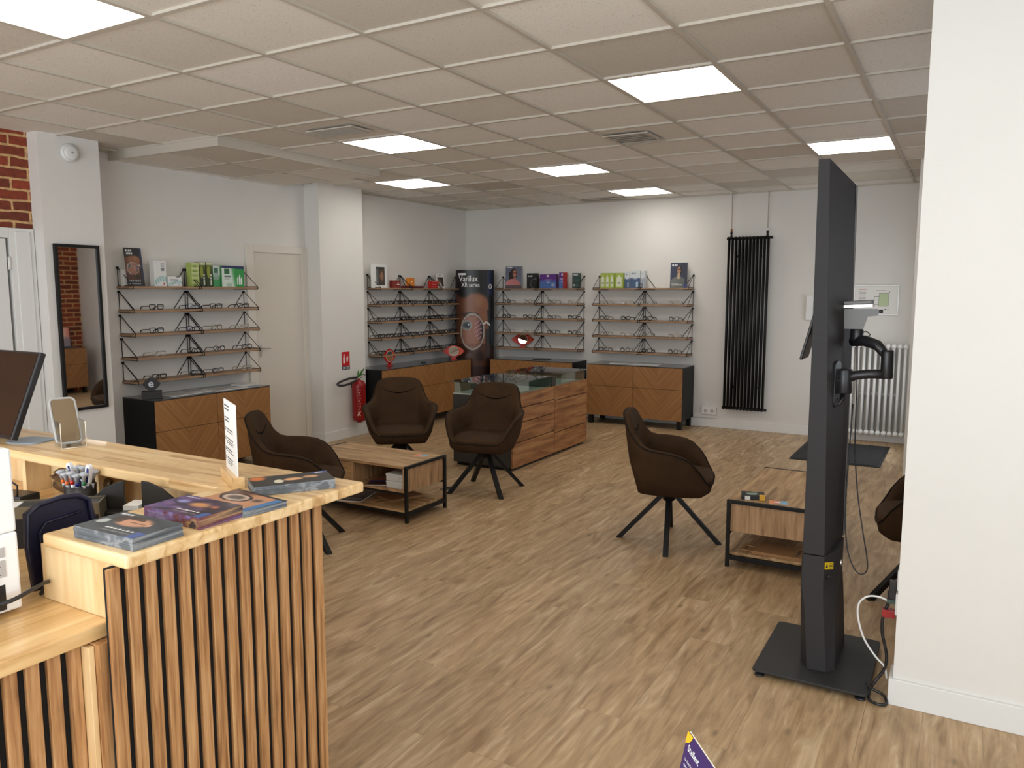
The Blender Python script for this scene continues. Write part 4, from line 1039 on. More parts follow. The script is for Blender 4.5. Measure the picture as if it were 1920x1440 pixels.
q = MB(); q.lathe([(0.005,0.0),(0.004,0.003)], 12, 0, M=Matrix.Translation((0.1716,0.20,0.054)) @ RX); q.lathe([(0.006,0.0),(0.005,0.004)], 12, 0, M=Matrix.Translation((0.171,0.205,0.074)) @ RX); q.build('screw', CHROME, t)
q = MB(); q.box(0.172, 0.205, 0.155, 0.195, 0.024, 0.052); q.build('power_plug', BLACKP, t, 0.004)
q = MB(); q.tube(SMO([(3.120,-1.40,0.990),(3.130,-1.36,0.992),(3.125,-1.32,0.998),(3.105,-1.278,0.998),(3.078,-1.258,0.985),(3.056,-1.262,0.958)]), 0.0045, 8)
tag(q.build('power_cable', BLACKP), 'black power cable running from the white instrument to the counter block', 'cable')
# navy plastic tray leaning behind the end block
t = thing('plastic_tray', 'navy blue plastic tray leaning upright behind the counter end', 'tray', (3.000, -1.150, ZL+0.001), 0)
NV = mat('navy_plastic', (0.012,0.012,0.035), 0.38)
M = Matrix.Rotation(math.radians(-6), 4, 'Y')
q = MB(); q.prism([(-0.10,0),(0.045,0),(0.048,0.12),(0.042,0.172),(0.02,0.184),(-0.02,0.188),(-0.07,0.182),(-0.098,0.168),(-0.104,0.1)], -0.006, 0.006, 0, M @ Matrix.Rotation(PI/2, 4, 'Z') @ RXm)
q.build('tray_shell', NV, t, 0.003)
q = MB(); rimp = [(0.004,-0.10,0.002),(0.004,0.045,0.002),(0.004,0.048,0.12),(0.004,0.042,0.168),(0.004,0.02,0.182),(0.004,-0.02,0.187),(0.004,-0.07,0.181),(0.004,-0.096,0.165),(0.004,-0.104,0.1)]
q.tube([tuple(M @ Vector((p[0]+0.008, p[1], p[2]))) for p in rimp], 0.006, 8, closed=True)
q.tube([tuple(M @ Vector(p)) for p in ((0.012,-0.075,0.02),(0.012,-0.075,0.12),(0.012,-0.06,0.138),(0.012,0.02,0.145))], 0.003, 6)
q.build('raised_rim', NV, t)
# black case with a metallic rim
t = thing('equipment_case', 'open black case with pale metallic rim on the worktop behind the tray', 'case', (2.685, -1.070, ZL+0.0003), math.radians(45))
q = MB(); q.box(-0.16, 0.16, -0.035, 0.035, 0, 0.104); q.build('body', BLACKP, t, 0.003)
q = MB(); q.box(-0.162, 0.162, -0.0385, -0.0355, 0.078, 0.108); q.box(0.1605, 0.1635, -0.0385, 0.0385, 0.0, 0.108); q.box(-0.163, -0.1605, -0.0355, 0.0385, 0.078, 0.108); q.box(-0.1605, 0.1605, 0.0355, 0.0385, 0.078, 0.108)
q.build('metal_rim', mat('champagne_metal', rgb(150,140,120), 0.3, 0.7), t)
q = MB(); q.box(-0.15, -0.03, -0.030, 0.030, 0.1042, 0.1065); q.build('white_panel', WHITEP, t)
# pen pot and its pens
t = thing('pen_pot', 'black pen pot full of pens on the worktop below the raised top', 'pot', (2.545, -0.862, ZL+0.0003))
MB().lathe([(0.040,0.0),(0.041,0.002),(0.043,0.095),(0.040,0.095),(0.038,0.006)], 24).build('pot', BLACKP, t)
PC = [('white', rgb(235,235,240)), ('silver', rgb(175,178,184)), ('red', rgb(215,40,30)), ('orange', rgb(225,110,40)), ('dark blue', rgb(30,35,110)), ('black', (0.01,0.01,0.01)), ('green', rgb(30,110,60))]
def make_pen(name, label, x, y, ax, ay, L, c1, c2, wide=False):
    t = thing(name, label, 'toothbrush' if wide else 'pen', (x, y, ZL+0.008), 0, 'pens standing in the black pot')
    t.rotation_euler = (ax, ay, 0)
    m1 = mat('pen_'+c1.replace(' ', '_'), dict(PC)[c1], 0.3); m2 = mat('pen_'+c2.replace(' ', '_'), dict(PC)[c2], 0.3)
    if wide:
        q = MB(); q.prism(rrect(0.020, 0.062, 0.0099, 6, (0, L-0.03)), -0.006, 0.006, 0, RXm); q.build('wide_head', m1, t, 0.002)
        q = MB(); q.prism(rrect(0.009, 0.045, 0.0044, 6, (0.004, L-0.03)), 0.006, 0.0072, 0, RXm); q.build('coloured_stripe', m2, t)
        MB().lathe([(0.004,0),(0.005,L-0.055)], 10).build('handle', m1, t)
    else:
        MB().lathe([(0.0012,0),(0.0045,0.012),(0.0050,0.05),(0.0050,L*0.72)], 10).build('barrel', m1, t)
        MB().lathe([(0.0054,L*0.72),(0.0056,L*0.80)], 10).build('ring', m2, t)
        MB().lathe([(0.0042,L*0.80),(0.0060,L*0.92),(0.0125,L*0.97),(0.0125,L),(0.004,L+0.002)], 12).build('mushroom_end', mat('pen_silver', dict(PC)['silver'], 0.3), t)
pens = [(-0.020,-0.018,0.12,-0.16,0.132,'silver','orange'),(-0.008,-0.022,0.10,-0.06,0.126,'silver','orange'),(0.004,-0.020,0.08,0.03,0.130,'white','red'),(0.014,-0.016,0.07,0.10,0.124,'silver','dark blue'),(0.022,-0.008,0.04,0.20,0.130,'silver','green'),
        (-0.024,-0.002,-0.04,-0.24,0.130,'black','red'),(-0.010,0.004,-0.05,-0.10,0.138,'dark blue','silver'),(0.006,0.002,-0.03,0.05,0.140,'white','green'),(0.020,0.010,-0.06,0.22,0.134,'silver','black'),(0.0,0.018,-0.14,0.0,0.138,'black','silver')]
for i, (dx, dy, ax, ay, L, c1, c2) in enumerate(pens):
    make_pen('pen', f'{c1} pen with {c2} ring standing in the black pen pot', 2.545+dx*0.9, -0.862+dy*0.9, ax, ay, L, c1, c2)
make_pen('novelty_pen', 'wide white pen with a blue badge leaning left in the pen pot', 2.535, -0.858, 0.0, -0.30, 0.150, 'white', 'dark blue', True)
make_pen('novelty_pen', 'wide white and dark blue pen leaning right in the pen pot', 2.556, -0.858, 0.02, 0.26, 0.155, 'white', 'dark blue', True)
# black organiser with two fins
t = thing('grey_riser', 'low grey riser block under the black desk organiser on the worktop', 'riser', (2.855, -0.885, ZL+0.0003), math.radians(20))
MB().box(-0.10, 0.13, -0.045, 0.045, 0, 0.034).build('block', mat('riser_grey', rgb(120,124,130), 0.5), t, 0.002)
t = thing('desk_organiser', 'curved black desk organiser with two upright fins on a grey riser', 'organiser', (2.820, -0.880, ZL+0.0347), math.radians(28))
OB = mat('matte_black_plastic', (0.016,0.013,0.011), 0.5)
q = MB(); pts = [(0.16*math.cos(a)*1.15, 0.075*math.sin(a)) for a in [2*PI*k/40 for k in range(40)]]; q.prism([(p[0]*0.92+0.03, p[1]*0.7) for p in pts], 0, 0.035, 0, None, True); q.build('base', OB, t, 0.003)
def fin(x, flip, name):
    q = MB(); pr = [(0,0.0),(0.105,0.0),(0.085,0.030),(0.055,0.056),(0.020,0.072),(0,0.076)]
    pr = [(x+(-p[0] if flip else p[0]), p[1]+0.0352) for p in pr]
    if flip: pr = pr[::-1]
    q.prism(pr, -0.004, 0.004, 0, Matrix.Translation((0, -0.01, 0)) @ RXm); q.build('fin', OB, t, 0.001)
fin(-0.018, True, 'a'); fin(0.030, False, 'b')
q = MB(); q.box(-0.014, 0.028, -0.030, 0.03, 0.0353, 0.048); q.build('paper_slips', PAPER, t)
# crumpled plastic bag
q = MB(); rs = random.Random(3); n1, n2 = 26, 13; vs = []
for j in range(n2+1):
    th = PI*j/n2
    for i in range(n1):
        ph = 2*PI*i/n1; r = 1+0.22*rs.uniform(-1,1)
        vs.append((0.16*r*math.sin(th)*math.cos(ph), 0.030*r*math.sin(th)*math.sin(ph), 0.055+0.053*min(1.0, r)*math.cos(th)))
fs = [(j*n1+i, j*n1+(i+1)%n1, (j+1)*n1+(i+1)%n1, (j+1)*n1+i) for j in range(n2) for i in range(n1)]
q.add(vs, fs); o = q.build('plastic_bag', glass_mat('grey_clear_film', (0.34,0.35,0.36), 0.22, 0.16), None, loc=(2.40, -0.765, ZL+0.002))
tag(o, 'crumpled clear plastic bag stuffed under the raised counter top', 'plastic bag')
t = thing('power_adapter', 'black power adapter box on the worktop under the raised top', 'adapter', (2.22, -0.885, ZL+0.0003), 0.2)
MB().box(-0.075, 0.075, -0.035, 0.035, 0, 0.034).build('body', BLACKP, t, 0.004)
MB().tube([(0.06,-0.03,0.034),(0.075,-0.04,0.07),(0.03,-0.05,0.10),(-0.05,-0.045,0.115),(-0.12,-0.04,0.118)], 0.003, 8).build('lead', BLACKP, t)
q = MB(); q.tube(SMO([(1.95,-0.80,1.065),(1.99,-0.83,1.05),(2.03,-0.85,1.02),(2.03,-0.85,0.99),(1.99,-0.84,0.965),(1.95,-0.84,0.958)]), 0.005, 8); q.tube(SMO([(1.96,-0.81,1.068),(2.01,-0.85,1.04),(2.045,-0.87,1.0),(2.02,-0.86,0.965)]), 0.004, 8)
tag(q.build('black_cable', BLACKP), 'black cables hanging in loops under the counter top beside the monitor', 'cable')

# ------------------------------------------------------------------ measuring column
t = thing('measuring_column', 'tall anthracite measuring column with a side arm on a black floor plate', 'column', (4.265, 1.325, 0))
q = MB(); q.prism(rrect(0.445, 0.555, 0.02), 0.022, 0.032); q.build('floor_plate', mat('black_textured_plate', (0.022,0.022,0.022), 0.6), t, 0.002)
for sx in (-0.195, 0.195):
    for sy in (-0.25, 0.25):
        q = MB(); q.lathe([(0.020,0.0),(0.021,0.004),(0.016,0.009),(0.006,0.010)], 20, 0, (sx, sy, 0)); q.build('levelling_foot', BLACKP, t)
        q = MB(); q.lathe([(0.005,0.010),(0.005,0.023)], 12, 0, (sx, sy, 0)); q.build('foot_screw', CHROME, t)
def loft(m, secs):
    n = len(secs[0][0]); vs = []
    for pts, z in secs:
        for i, p in enumerate(pts): vs.append((p[0]-4.265, p[1]-1.325, z[i] if isinstance(z, (list, tuple)) else z))
    fs = [tuple(range(n-1,-1,-1)), tuple((len(secs)-1)*n+k for k in range(n))]
    for j in range(len(secs)-1):
        for i in range(n): fs.append((j*n+i, j*n+(i+1)%n, (j+1)*n+(i+1)%n, (j+1)*n+i))
    m.add(vs, fs)
sec0 = [(4.243,1.160),(4.318,1.166),(4.348,1.200),(4.348,1.500),(4.243,1.500),(4.205,1.440),(4.205,1.240)]
sec1 = [(4.222,1.164),(4.296,1.166),(4.336,1.225),(4.332,1.490),(4.240,1.495),(4.203,1.450),(4.203,1.190)]
q = MB(); loft(q, [(sec0, 0.032), (sec1, 0.30), ([(4.206,1.164),(4.291,1.166),(4.333,1.30),(4.324,1.490),(4.240,1.495),(4.203,1.450),(4.203,1.170)], 0.385), ([(4.206,1.164),(4.291,1.166),(4.333,1.30),(4.324,1.490),(4.240,1.495),(4.203,1.450),(4.203,1.170)], 0.522)]); q.build('lower_column', TOTEM, t, 0.002)
def usec(xf): return [(4.206,1.164),(xf,1.166),(4.318,1.48),(4.313,1.500),(4.206,1.500)]
q = MB(); zt = [2.115,2.115,2.050,2.045,2.045]
loft(q, [(usec(4.291), 0.526), (usec(4.268), 1.30), ([(4.200,1.164),(4.242,1.166),(4.300,1.48),(4.296,1.500),(4.200,1.500)], zt)]); q.build('upper_column', TOTEM, t, 0.002)
q = MB(); loft(q, [([(4.320,1.484),(4.325,1.484),(4.324,1.512),(4.206,1.512),(4.206,1.5005),(4.315,1.5005)], 0.53), ([(4.302,1.484),(4.307,1.484),(4.306,1.512),(4.200,1.512),(4.200,1.5005),(4.298,1.5005)], 2.045)]); q.build('screen_edge', mat('mid_grey_edge', rgb(96,92,88), 0.4), t)
def LC(x, y, z): return (x-4.265, y-1.325, z)
# yellow laser label, lock, chrome latch
nrm = Vector((0.134, -0.042, 0)).normalized(); 
def on_face(u, z, off=0.0008):   # u along the chamfered side face from front to back
    a = Vector((4.294,1.1705,0)); b_ = Vector((4.333,1.30,0)); p = a.lerp(b_, u); n_ = Vector((b_.y-a.y, -(b_.x-a.x), 0)).normalized(); p += n_*off
    return (p.x-4.265, p.y-1.325, z)
q = MB(); q.add([on_face(-0.03,0.470,0.0015), on_face(0.55,0.452,0.0015), on_face(0.55,0.482,0.0015), on_face(-0.03,0.500,0.0015)], [(0,1,2,3)]); q.add([on_face(-0.03,0.470,0.0002), on_face(0.55,0.452,0.0002), on_face(0.55,0.482,0.0002), on_face(-0.03,0.500,0.0002)], [(3,2,1,0)])
q.add([on_face(-0.03,0.470,0.0015), on_face(0.55,0.452,0.0015), on_face(0.55,0.452,0.0002), on_face(-0.03,0.470,0.0002)], [(0,1,2,3)])
q.build('yellow_label', mat('yellow_label', rgb(240,205,30), 0.5), t)
q = MB(); q.add([on_face(0.02,0.476,0.0018), on_face(0.18,0.471,0.0018), on_face(0.10,0.494,0.0018)], [(0,1,2)])
for i in range(4): q.add([on_face(0.24,0.469-0.0025+i*0.006,0.0018), on_face(0.50,0.461-0.0025+i*0.006,0.0018), on_face(0.50,0.4635-0.0025+i*0.006,0.0018), on_face(0.24,0.4715-0.0025+i*0.006,0.0018)], [(0,1,2,3)])
q.build('label_print', INK, t)
q = MB(); c = on_face(0.22, 0.432, 0); q.lathe([(0.012,0.0),(0.012,0.004),(0.005,0.005)], 20, 0, M=Matrix.Translation(c) @ Matrix.Rotation(PI/2, 4, 'Y')); q.build('lock', BLACKP, t)
q = MB(); c = on_face(0.22, 0.434, 0.0056); q.box(-0.0006, 0.0006, -0.002, 0.002, -0.003, 0.004, 0, Matrix.Translation(c)); q.build('key_slot', CHROME, t)
q = MB(); q.lathe([(0.001,-0.016),(0.008,-0.006),(0.009,0.004),(0.002,0.016)], 16, 0, LC(4.331, 1.36, 0.445)); q.build('chrome_latch', CHROME, t)
# arm mount
q = MB(); q.prism(rrect(0.055, 0.19, 0.02, 5, (0, 1.225)), 0.0, 0.012, 0, Matrix.Translation(LC(4.285, 1.27, 0)) @ Matrix.Rotation(math.radians(74), 4, 'Z') @ RXm); q.build('arm_mount', BLACKP, t, 0.002)
q = MB(); q.tube([LC(4.292,1.265,1.16),LC(4.300,1.30,1.15),LC(4.305,1.33,1.19),LC(4.300,1.30,1.235),LC(4.292,1.265,1.24)], 0.008, 8)
q.tube([LC(4.300,1.29,1.135),LC(4.312,1.31,1.16),LC(4.325,1.335,1.215)], 0.007, 8)
q.build('cable_clip', BLACKP, t)
q = MB(); q.lathe([(0.030,-0.05),(0.032,-0.045),(0.032,0.045),(0.030,0.05)], 20, 0, LC(4.315, 1.30, 1.235)); q.build('arm_joint', BLACKP, t)
q = MB(); q.tube([LC(4.315,1.30,1.245),LC(4.36,1.30,1.262),LC(4.41,1.30,1.270),LC(4.47,1.30,1.272)], [0.024,0.019,0.019,0.020], 10); q.build('lower_arm', BLACKP, t)
q = MB(); q.lathe([(0.022,-0.045),(0.024,-0.040),(0.024,0.060),(0.022,0.068)], 20, 0, LC(4.472, 1.30, 1.300)); q.build('elbow_joint', BLACKP, t)
q = MB(); q.tube([LC(4.468,1.31,1.345),LC(4.43,1.33,1.385),LC(4.38,1.36,1.400),LC(4.33,1.40,1.395)], [0.018,0.021,0.023,0.023], 10); q.build('upper_arm', BLACKP, t)
q = MB(); q.lathe([(0.024,0),(0.026,0.01),(0.026,0.045),(0.02,0.06)], 20, 0, LC(4.345, 1.39, 1.395)); q.build('wrist_joint', BLACKP, t)
q = MB(); q.tube([LC(4.350,1.37,1.432),LC(4.385,1.37,1.437),LC(4.398,1.37,1.425),LC(4.385,1.37,1.413),LC(4.350,1.37,1.412)], 0.003, 6); q.build('tension_ring', BLACKP, t)
GP = mat('grey_metal_bracket', rgb(104,102,100), 0.45, 0.3)
q = MB(); q.prism([(-0.07,0),(0.025,0),(0.040,0.052),(0.078,0.056),(0.082,0.076),(0.076,0.084),(-0.09,0.082),(-0.09,0.06)], -0.003, 0.003, 0, Matrix.Translation(LC(4.345,1.37,1.447)) @ RXm); q.build('bracket_plate', GP, t)
q = MB(); q.lathe([(0.005,0),(0.007,0.002),(0.007,0.014)], 12, 0, M=Matrix.Translation(LC(4.426,1.37,1.521)) @ RX); q.build('thumb_screw', BLACKP, t)
q = MB(); M = Matrix.Translation(LC(4.325,1.39,1.535)) @ Matrix.Rotation(-0.05, 4, 'Y'); q.box(-0.11, 0.075, -0.03, 0.05, 0.012, 0.028, 0, M); q.build('holder_top', GP, t, 0.003)
q = MB(); q.box(-0.11, 0.077, -0.032, 0.052, 0.000, 0.011, 0, M); q.build('chrome_edge', mat('bright_metal_edge', rgb(225,222,214), 0.25, 0.6), t)
q = MB(); M = Matrix.Translation(LC(4.130,1.44,1.315)) @ Matrix.Rotation(math.radians(14), 4, 'Y') @ Matrix.Rotation(math.radians(0), 4, 'Z'); q.box(0.0, 0.012, -0.11, 0.05, 0, 0.235, 0, M); q.build('tablet_back', mat('dark_tablet', rgb(48,46,45), 0.4), t, 0.004)
q = MB(); q.bar(LC(4.16,1.44,1.42), LC(4.33,1.44,1.47), 0.03, 0.02); q.build('tablet_bar', BLACKP, t)
q = MB()
q.tube(SMO([LC(*p) for p in [(4.345,1.42,1.38),(4.350,1.44,1.20),(4.352,1.46,0.95),(4.372,1.45,0.75),(4.405,1.42,0.58),(4.432,1.38,0.47),(4.432,1.36,0.425),(4.405,1.35,0.415),(4.370,1.37,0.455),(4.345,1.39,0.54),(4.332,1.42,0.70),(4.332,1.45,0.90),(4.335,1.47,1.12)]]), 0.0028, 8)
q.build('hanging_cable', BLACKP, t)

# ------------------------------------------------------------------ sockets and cables by the partition
t = thing('wall_socket', 'white double wall socket on the edge of the near white wall', 'socket', (4.57, 1.16, 0.40))
MB().box(-0.006, 0, -0.04, 0.04, 0.05, 0.13).build('upper_plate', WHITEP, t, 0.001); MB().box(-0.008, 0, -0.04, 0.04, -0.05, 0.035).build('lower_plate', WHITEP, t, 0.001)
q = MB(); q.box(-0.035, -0.008, -0.012, 0.012, 0.0, 0.075); q.build('black_plug', BLACKP, t, 0.003)
q = MB(); q.box(-0.055, -0.008, -0.018, 0.018, -0.075, -0.045); q.build('red_adapter', mat('red_plastic', rgb(150,30,28), 0.4), t, 0.002)
q = MB(); q.box(-0.04, -0.008, -0.009, 0.009, -0.018, -0.002); q.build('grey_connector', mat('dark_green_plastic', rgb(60,80,72), 0.5), t)
q = MB(); q.tube(SMO([(4.53,1.16,0.39),(4.50,1.155,0.40),(4.46,1.15,0.395),(4.43,1.15,0.36),(4.43,1.15,0.30),(4.455,1.15,0.22),(4.50,1.15,0.155),(4.535,1.15,0.12),(4.545,1.155,0.07)]), 0.004, 8)
tag(q.build('white_cable', WHITEP), 'white cable looping from the wall socket beside the black column', 'cable')
q = MB(); q.tube(SMO([(4.535,1.16,0.43),(4.535,1.158,0.38),(4.52,1.155,0.33),(4.52,1.15,0.26),(4.54,1.15,0.17),(4.535,1.15,0.11),(4.505,1.14,0.055),(4.490,1.10,0.030),(4.495,1.06,0.012),(4.535,1.045,0.010),(4.555,1.065,0.012),(4.54,1.10,0.025),(4.50,1.11,0.035),(4.475,1.13,0.045)]), 0.006, 8)
tag(q.build('power_cable', BLACKP), 'black power cable coiled on the floor beside the near white wall', 'cable')

# ------------------------------------------------------------------ radiators
t = thing('vertical_radiator', 'tall black column radiator on the back wall with two pipes to the ceiling', 'radiator', (2.565, YB, 0))
n = 12; wR = 0.475; zb, zt_ = 0.235, 2.225
for i in range(n):
    x = -wR/2 + wR*(i+0.5)/n; q = MB()
    for yy in (-0.105, -0.070): q.tube([(x, yy, zb+0.03), (x, yy, zt_-0.03)], 0.0115, 8)
    q.tube([(x, -0.118, zb+0.018), (x, -0.057, zb+0.018)], [0.013, 0.013], 8); q.tube([(x, -0.118, zt_-0.018), (x, -0.057, zt_-0.018)], [0.013, 0.013], 8)
    q.build('column', BLACK, t)
for z in (zb+0.025, zt_-0.025):
    q = MB(); q.tube([(-wR/2-0.005, -0.088, z), (wR/2+0.025, -0.088, z)], 0.016, 10); q.build('header_pipe', BLACK, t)
for z in (0.5, 2.0):
    for sx in (-0.13, 0.13): MB().box(sx-0.008, sx+0.008, -0.057, -0.0, z-0.012, z+0.012).build('wall_fixing', BLACK, t)
CP = mat('painted_pipe', rgb(176,164,152), 0.5)
for i, x in enumerate((-0.195, 0.205)):
    q = MB(); q.tube([(x, -0.088, zt_+0.05), (x, -0.088, CEIL)], 0.0055, 8); q.build('supply_pipe', CP, t)
    q = MB(); q.lathe([(0.012,-0.02),(0.014,0.0),(0.010,0.02),(0.016,0.03),(0.010,0.055)], 12, 0, (x, -0.088, zt_)); q.build('valve', [BLACK, STEEL][0], t)
    q = MB(); q.lathe([(0.012,0.0),(0.013,0.028)], 12, 0, (x, -0.088, zt_+0.055)); q.build('valve_cap', [mat('copper', rgb(170,110,80), 0.35, 0.8), WHITEP][i], t)
t = thing('column_radiator', 'low white column radiator on the back wall behind the tall black column', 'radiator', (3.965, YB, 0))
n = 10; wR = 0.56
for i in range(n):
    x = -wR/2+wR*(i+0.5)/n; q = MB()
    for yy in (-0.15, -0.10, -0.06): q.tube([(x, yy, 0.13), (x, yy, 1.02)], 0.0135, 8)
    for z in (0.115, 1.035): q.tube([(x, -0.168, z), (x, -0.045, z)], 0.025, 8)
    q.build('section', mat('radiator_white', rgb(236,235,232), 0.35), t)
q = MB(); q.lathe([(0.008,-0.165),(0.008,0)], 8, 0, (-wR/2+0.05, -0.10, 0.10)); q.build('support', bpy.data.materials['radiator_white'], t)
MB().box(-wR/2+0.1, wR/2-0.1, -0.045, 0, 0.5, 0.53).build('wall_fixing', bpy.data.materials['radiator_white'], t)

# evacuation plan
t = thing('evacuation_plan', 'framed evacuation plan with a green zone on the wall above the white radiator', 'framed plan', (3.895, YB, 1.355))
AL = mat('pale_aluminium', rgb(205,203,200), 0.35, 0.3)
q = MB(); w2, hh, e = 0.222, 0.32, 0.016
q.box(-w2, w2, -0.014, 0, 0, e); q.box(-w2, w2, -0.014, 0, hh-e, hh); q.box(-w2, -w2+e, -0.014, 0, e, hh-e); q.box(w2-e, w2, -0.014, 0, e, hh-e); q.build('frame', AL, t, 0.002)
MB().box(-w2+e, w2-e, -0.006, -0.001, e, hh-e).build('sheet', PAPER, t)
def pl(n_, rects, m_, y=-0.0066):
    q = MB()
    for (a, b_, c_, d_) in rects: q.box(-w2+a*2*w2, -w2+b_*2*w2, y, y+0.0005, c_*hh, d_*hh)
    q.build(n_, m_, t)
pl('green_zone', [(0.57,0.78,0.30,0.70)], mat('plan_green', rgb(190,205,165), 0.7))
L_ = 0.006
pl('plan_lines', [(0.57,0.78,0.70,0.71),(0.78,0.785,0.30,0.71),(0.57,0.78,0.29,0.30),(0.565,0.57,0.30,0.71),(0.46,0.57,0.60,0.612),(0.46,0.466,0.50,0.61),(0.34,0.57,0.49,0.50),(0.34,0.346,0.35,0.50),(0.34,0.57,0.34,0.352),(0.455,0.46,0.35,0.49),(0.78,0.80,0.74,0.77)], INK, -0.0072)
pl('text_lines', [(0.13,0.28,0.30+0.045*i,0.312+0.045*i) for i in range(11)]+[(0.13,0.16,0.44,0.50),(0.70,0.74,0.17,0.21),(0.75,0.80,0.185,0.195),(0.50,0.72,0.80,0.812)], mat('plan_grey', rgb(140,138,135), 0.7), -0.0072)
pl('red_heading', [(0.13,0.30,0.84,0.86)], mat('plan_red', rgb(200,110,95), 0.7), -0.0072)
t = thing('switch_box', 'narrow white control box on the back wall left of the tall black column', 'switch', (3.235, YB, 1.29))
MB().box(-0.035, 0.035, -0.03, 0, 0, 0.27).build('housing', WHITEP, t, 0.003); MB().box(-0.02, 0.02, -0.034, -0.03, 0.12, 0.17).build('rocker', WHITEP, t, 0.001)
t = thing('wall_socket', 'white double wall socket low on the back wall beside the black radiator', 'socket', (2.165, YB, 0.155))
MB().box(-0.095, 0.075, -0.045, 0, 0, 0.085).build('housing', WHITEP, t, 0.004)
for x in (-0.045, 0.03):
    q = MB(); q.lathe([(0.022,0.0),(0.020,0.001)], 20, 0, M=Matrix.Translation((x,-0.0452,0.043)) @ Matrix.Rotation(PI/2, 4, 'X')); q.build('outlet', mat('socket_recess', rgb(188,184,178), 0.5), t)
q = MB(); q.lathe([(0.004,0.0),(0.004,0.001)], 12, 0, M=Matrix.Translation((0.035,-0.0465,0.047)) @ Matrix.Rotation(PI/2, 4, 'X')); q.build('pin_hole', INK, t)
q = MB(); q.box(-0.20, 0.085, -0.020, 0, -0.056, -0.008); tag(q.build('cable_duct', TRIM, None, 0.002, loc=(2.165, YB, 0.165)), 'short white cable duct above the skirting under the wall socket', 'cable duct')

# floor mat
t = thing('door_mat', 'dark ribbed door mat on the floor in front of the white radiator', 'mat', (3.735, 6.16, 0))
MB().box(-0.40, 0.40, -0.57, 0.53, 0.0003, 0.006).build('rubber_border', mat('mat_rubber', (0.014,0.014,0.015), 0.7), t)
MB().box(-0.37, 0.37, -0.54, 0.50, 0.006, 0.010).build('ribbed_pile', mat('mat_pile', (0.022,0.022,0.024), 0.95, noise=0.5, nscale=90, bump=1.0, bscale=150), t)
t = thing('floor_outlet', 'small grey floor outlet cover by the left leg of the near armchair', 'outlet', (1.155, 3.00, 0), 0.2)
MB().box(-0.06, 0.06, -0.045, 0.045, 0.0003, 0.006).build('cover', STEEL, t, 0.001); MB().box(-0.045, 0.045, -0.03, 0.03, 0.006, 0.0075).build('lid', BLACKP, t)

# fire extinguisher and its sign
t = thing('fire_extinguisher', 'red fire extinguisher with green handle hung on the white pier', 'fire extinguisher', (-1.10+0.085, 4.405, 0.165))
q = MB(); q.lathe([(0.030,0.0),(0.035,0.012),(0.066,0.022),(0.075,0.045),(0.076,0.40),(0.072,0.43),(0.055,0.455),(0.025,0.468),(0.018,0.475)], 32); q.build('cylinder', RED, t)
q = MB(); q.lathe([(0.016,0.470),(0.018,0.495),(0.012,0.505)], 16); q.box(-0.012, 0.012, -0.035, 0.035, 0.49, 0.505); q.build('valve', CHROME, t)
q = MB(); q.add([(0,-0.02,0.505),(0.012,-0.01,0.51),(0.02,0.03,0.555),(0.012,0.085,0.59),(0.0,0.10,0.60),(-0.008,0.05,0.565),(-0.01,0.0,0.515)], [(0,1,2,3,4,5,6),(6,5,4,3,2,1,0)])
q.tube([(0,-0.02,0.505),(0,0.03,0.535),(0,0.10,0.595)], [0.010,0.012,0.004], 8); q.tube([(0,-0.01,0.505),(0,-0.005,0.56),(0,0.005,0.58)], [0.010,0.009,0.003], 8); q.tube([(0,0.01,0.51),(0,0.06,0.53),(0,0.11,0.515)], [0.007,0.006,0.004], 8, 0)
q.build('green_lever', GREEN, t)
q = MB(); pts = [(0,-0.03,0.500),(-0.01,-0.12,0.500),(-0.02,-0.22,0.485),(-0.02,-0.30,0.465),(-0.01,-0.325,0.450),(0.01,-0.30,0.438),(0.02,-0.22,0.44),(0.02,-0.12,0.458),(0.018,-0.06,0.475)]
q.tube(SMO(pts), 0.012, 10); q.build('hose', BLACKP, t)
q = MB(); q.box(-0.085, -0.060, -0.03, 0.03, 0.38, 0.44); q.build('wall_bracket', BLACKP, t)
q = MB()
for i in range(9): 
    a0 = -0.75
    for s_ in range(3):
        a = -0.95+0.12*s_+0.02*(i % 2); z = 0.12+0.03*i
        if (i+s_) % 3: q.add([(0.0768*math.cos(a), 0.0768*math.sin(a), z), (0.0768*math.cos(a+0.09), 0.0768*math.sin(a+0.09), z), (0.0768*math.cos(a+0.09), 0.0768*math.sin(a+0.09), z+0.010), (0.0768*math.cos(a), 0.0768*math.sin(a), z+0.010)], [(0,1,2,3)])
q.add([(0.0768*math.cos(a), 0.0768*math.sin(a), z) for a, z in ((-1.15,0.08),(-0.65,0.08),(-0.95,0.14))], [(0,1,2)])
q.build('white_print', mat('faded_white_print', rgb(214,170,160), 0.5), t)
t = thing('extinguisher_sign', 'red extinguisher sign with flame pictogram above the fire extinguisher', 'sign', (-1.10, 4.297, 0.755), PI/2)
MB().box(-0.062, 0.062, -0.003, -0.0005, 0.042, 0.195).build('red_panel', mat('sign_red', rgb(196,22,30), 0.45), t)
MB().box(-0.062, 0.062, -0.003, -0.0005, 0, 0.042).build('text_panel', mat('sign_dark', rgb(60,62,78), 0.5), t)
q = MB(); q.box(-0.042, -0.014, -0.0038, -0.0031, 0.072, 0.135); q.box(-0.036, -0.020, -0.0038, -0.0031, 0.150, 0.170); q.box(-0.040, -0.012, -0.0038, -0.0031, 0.138, 0.147)
q.add([(0.012,-0.0038,0.08),(0.030,-0.0038,0.09),(0.040,-0.0038,0.15),(0.026,-0.0038,0.125),(0.022,-0.0038,0.16),(0.012,-0.0038,0.12),(0.006,-0.0038,0.14)], [(0,1,2,3,4,5,6)])
q.build('pictogram', PAPER, t); q = MB()
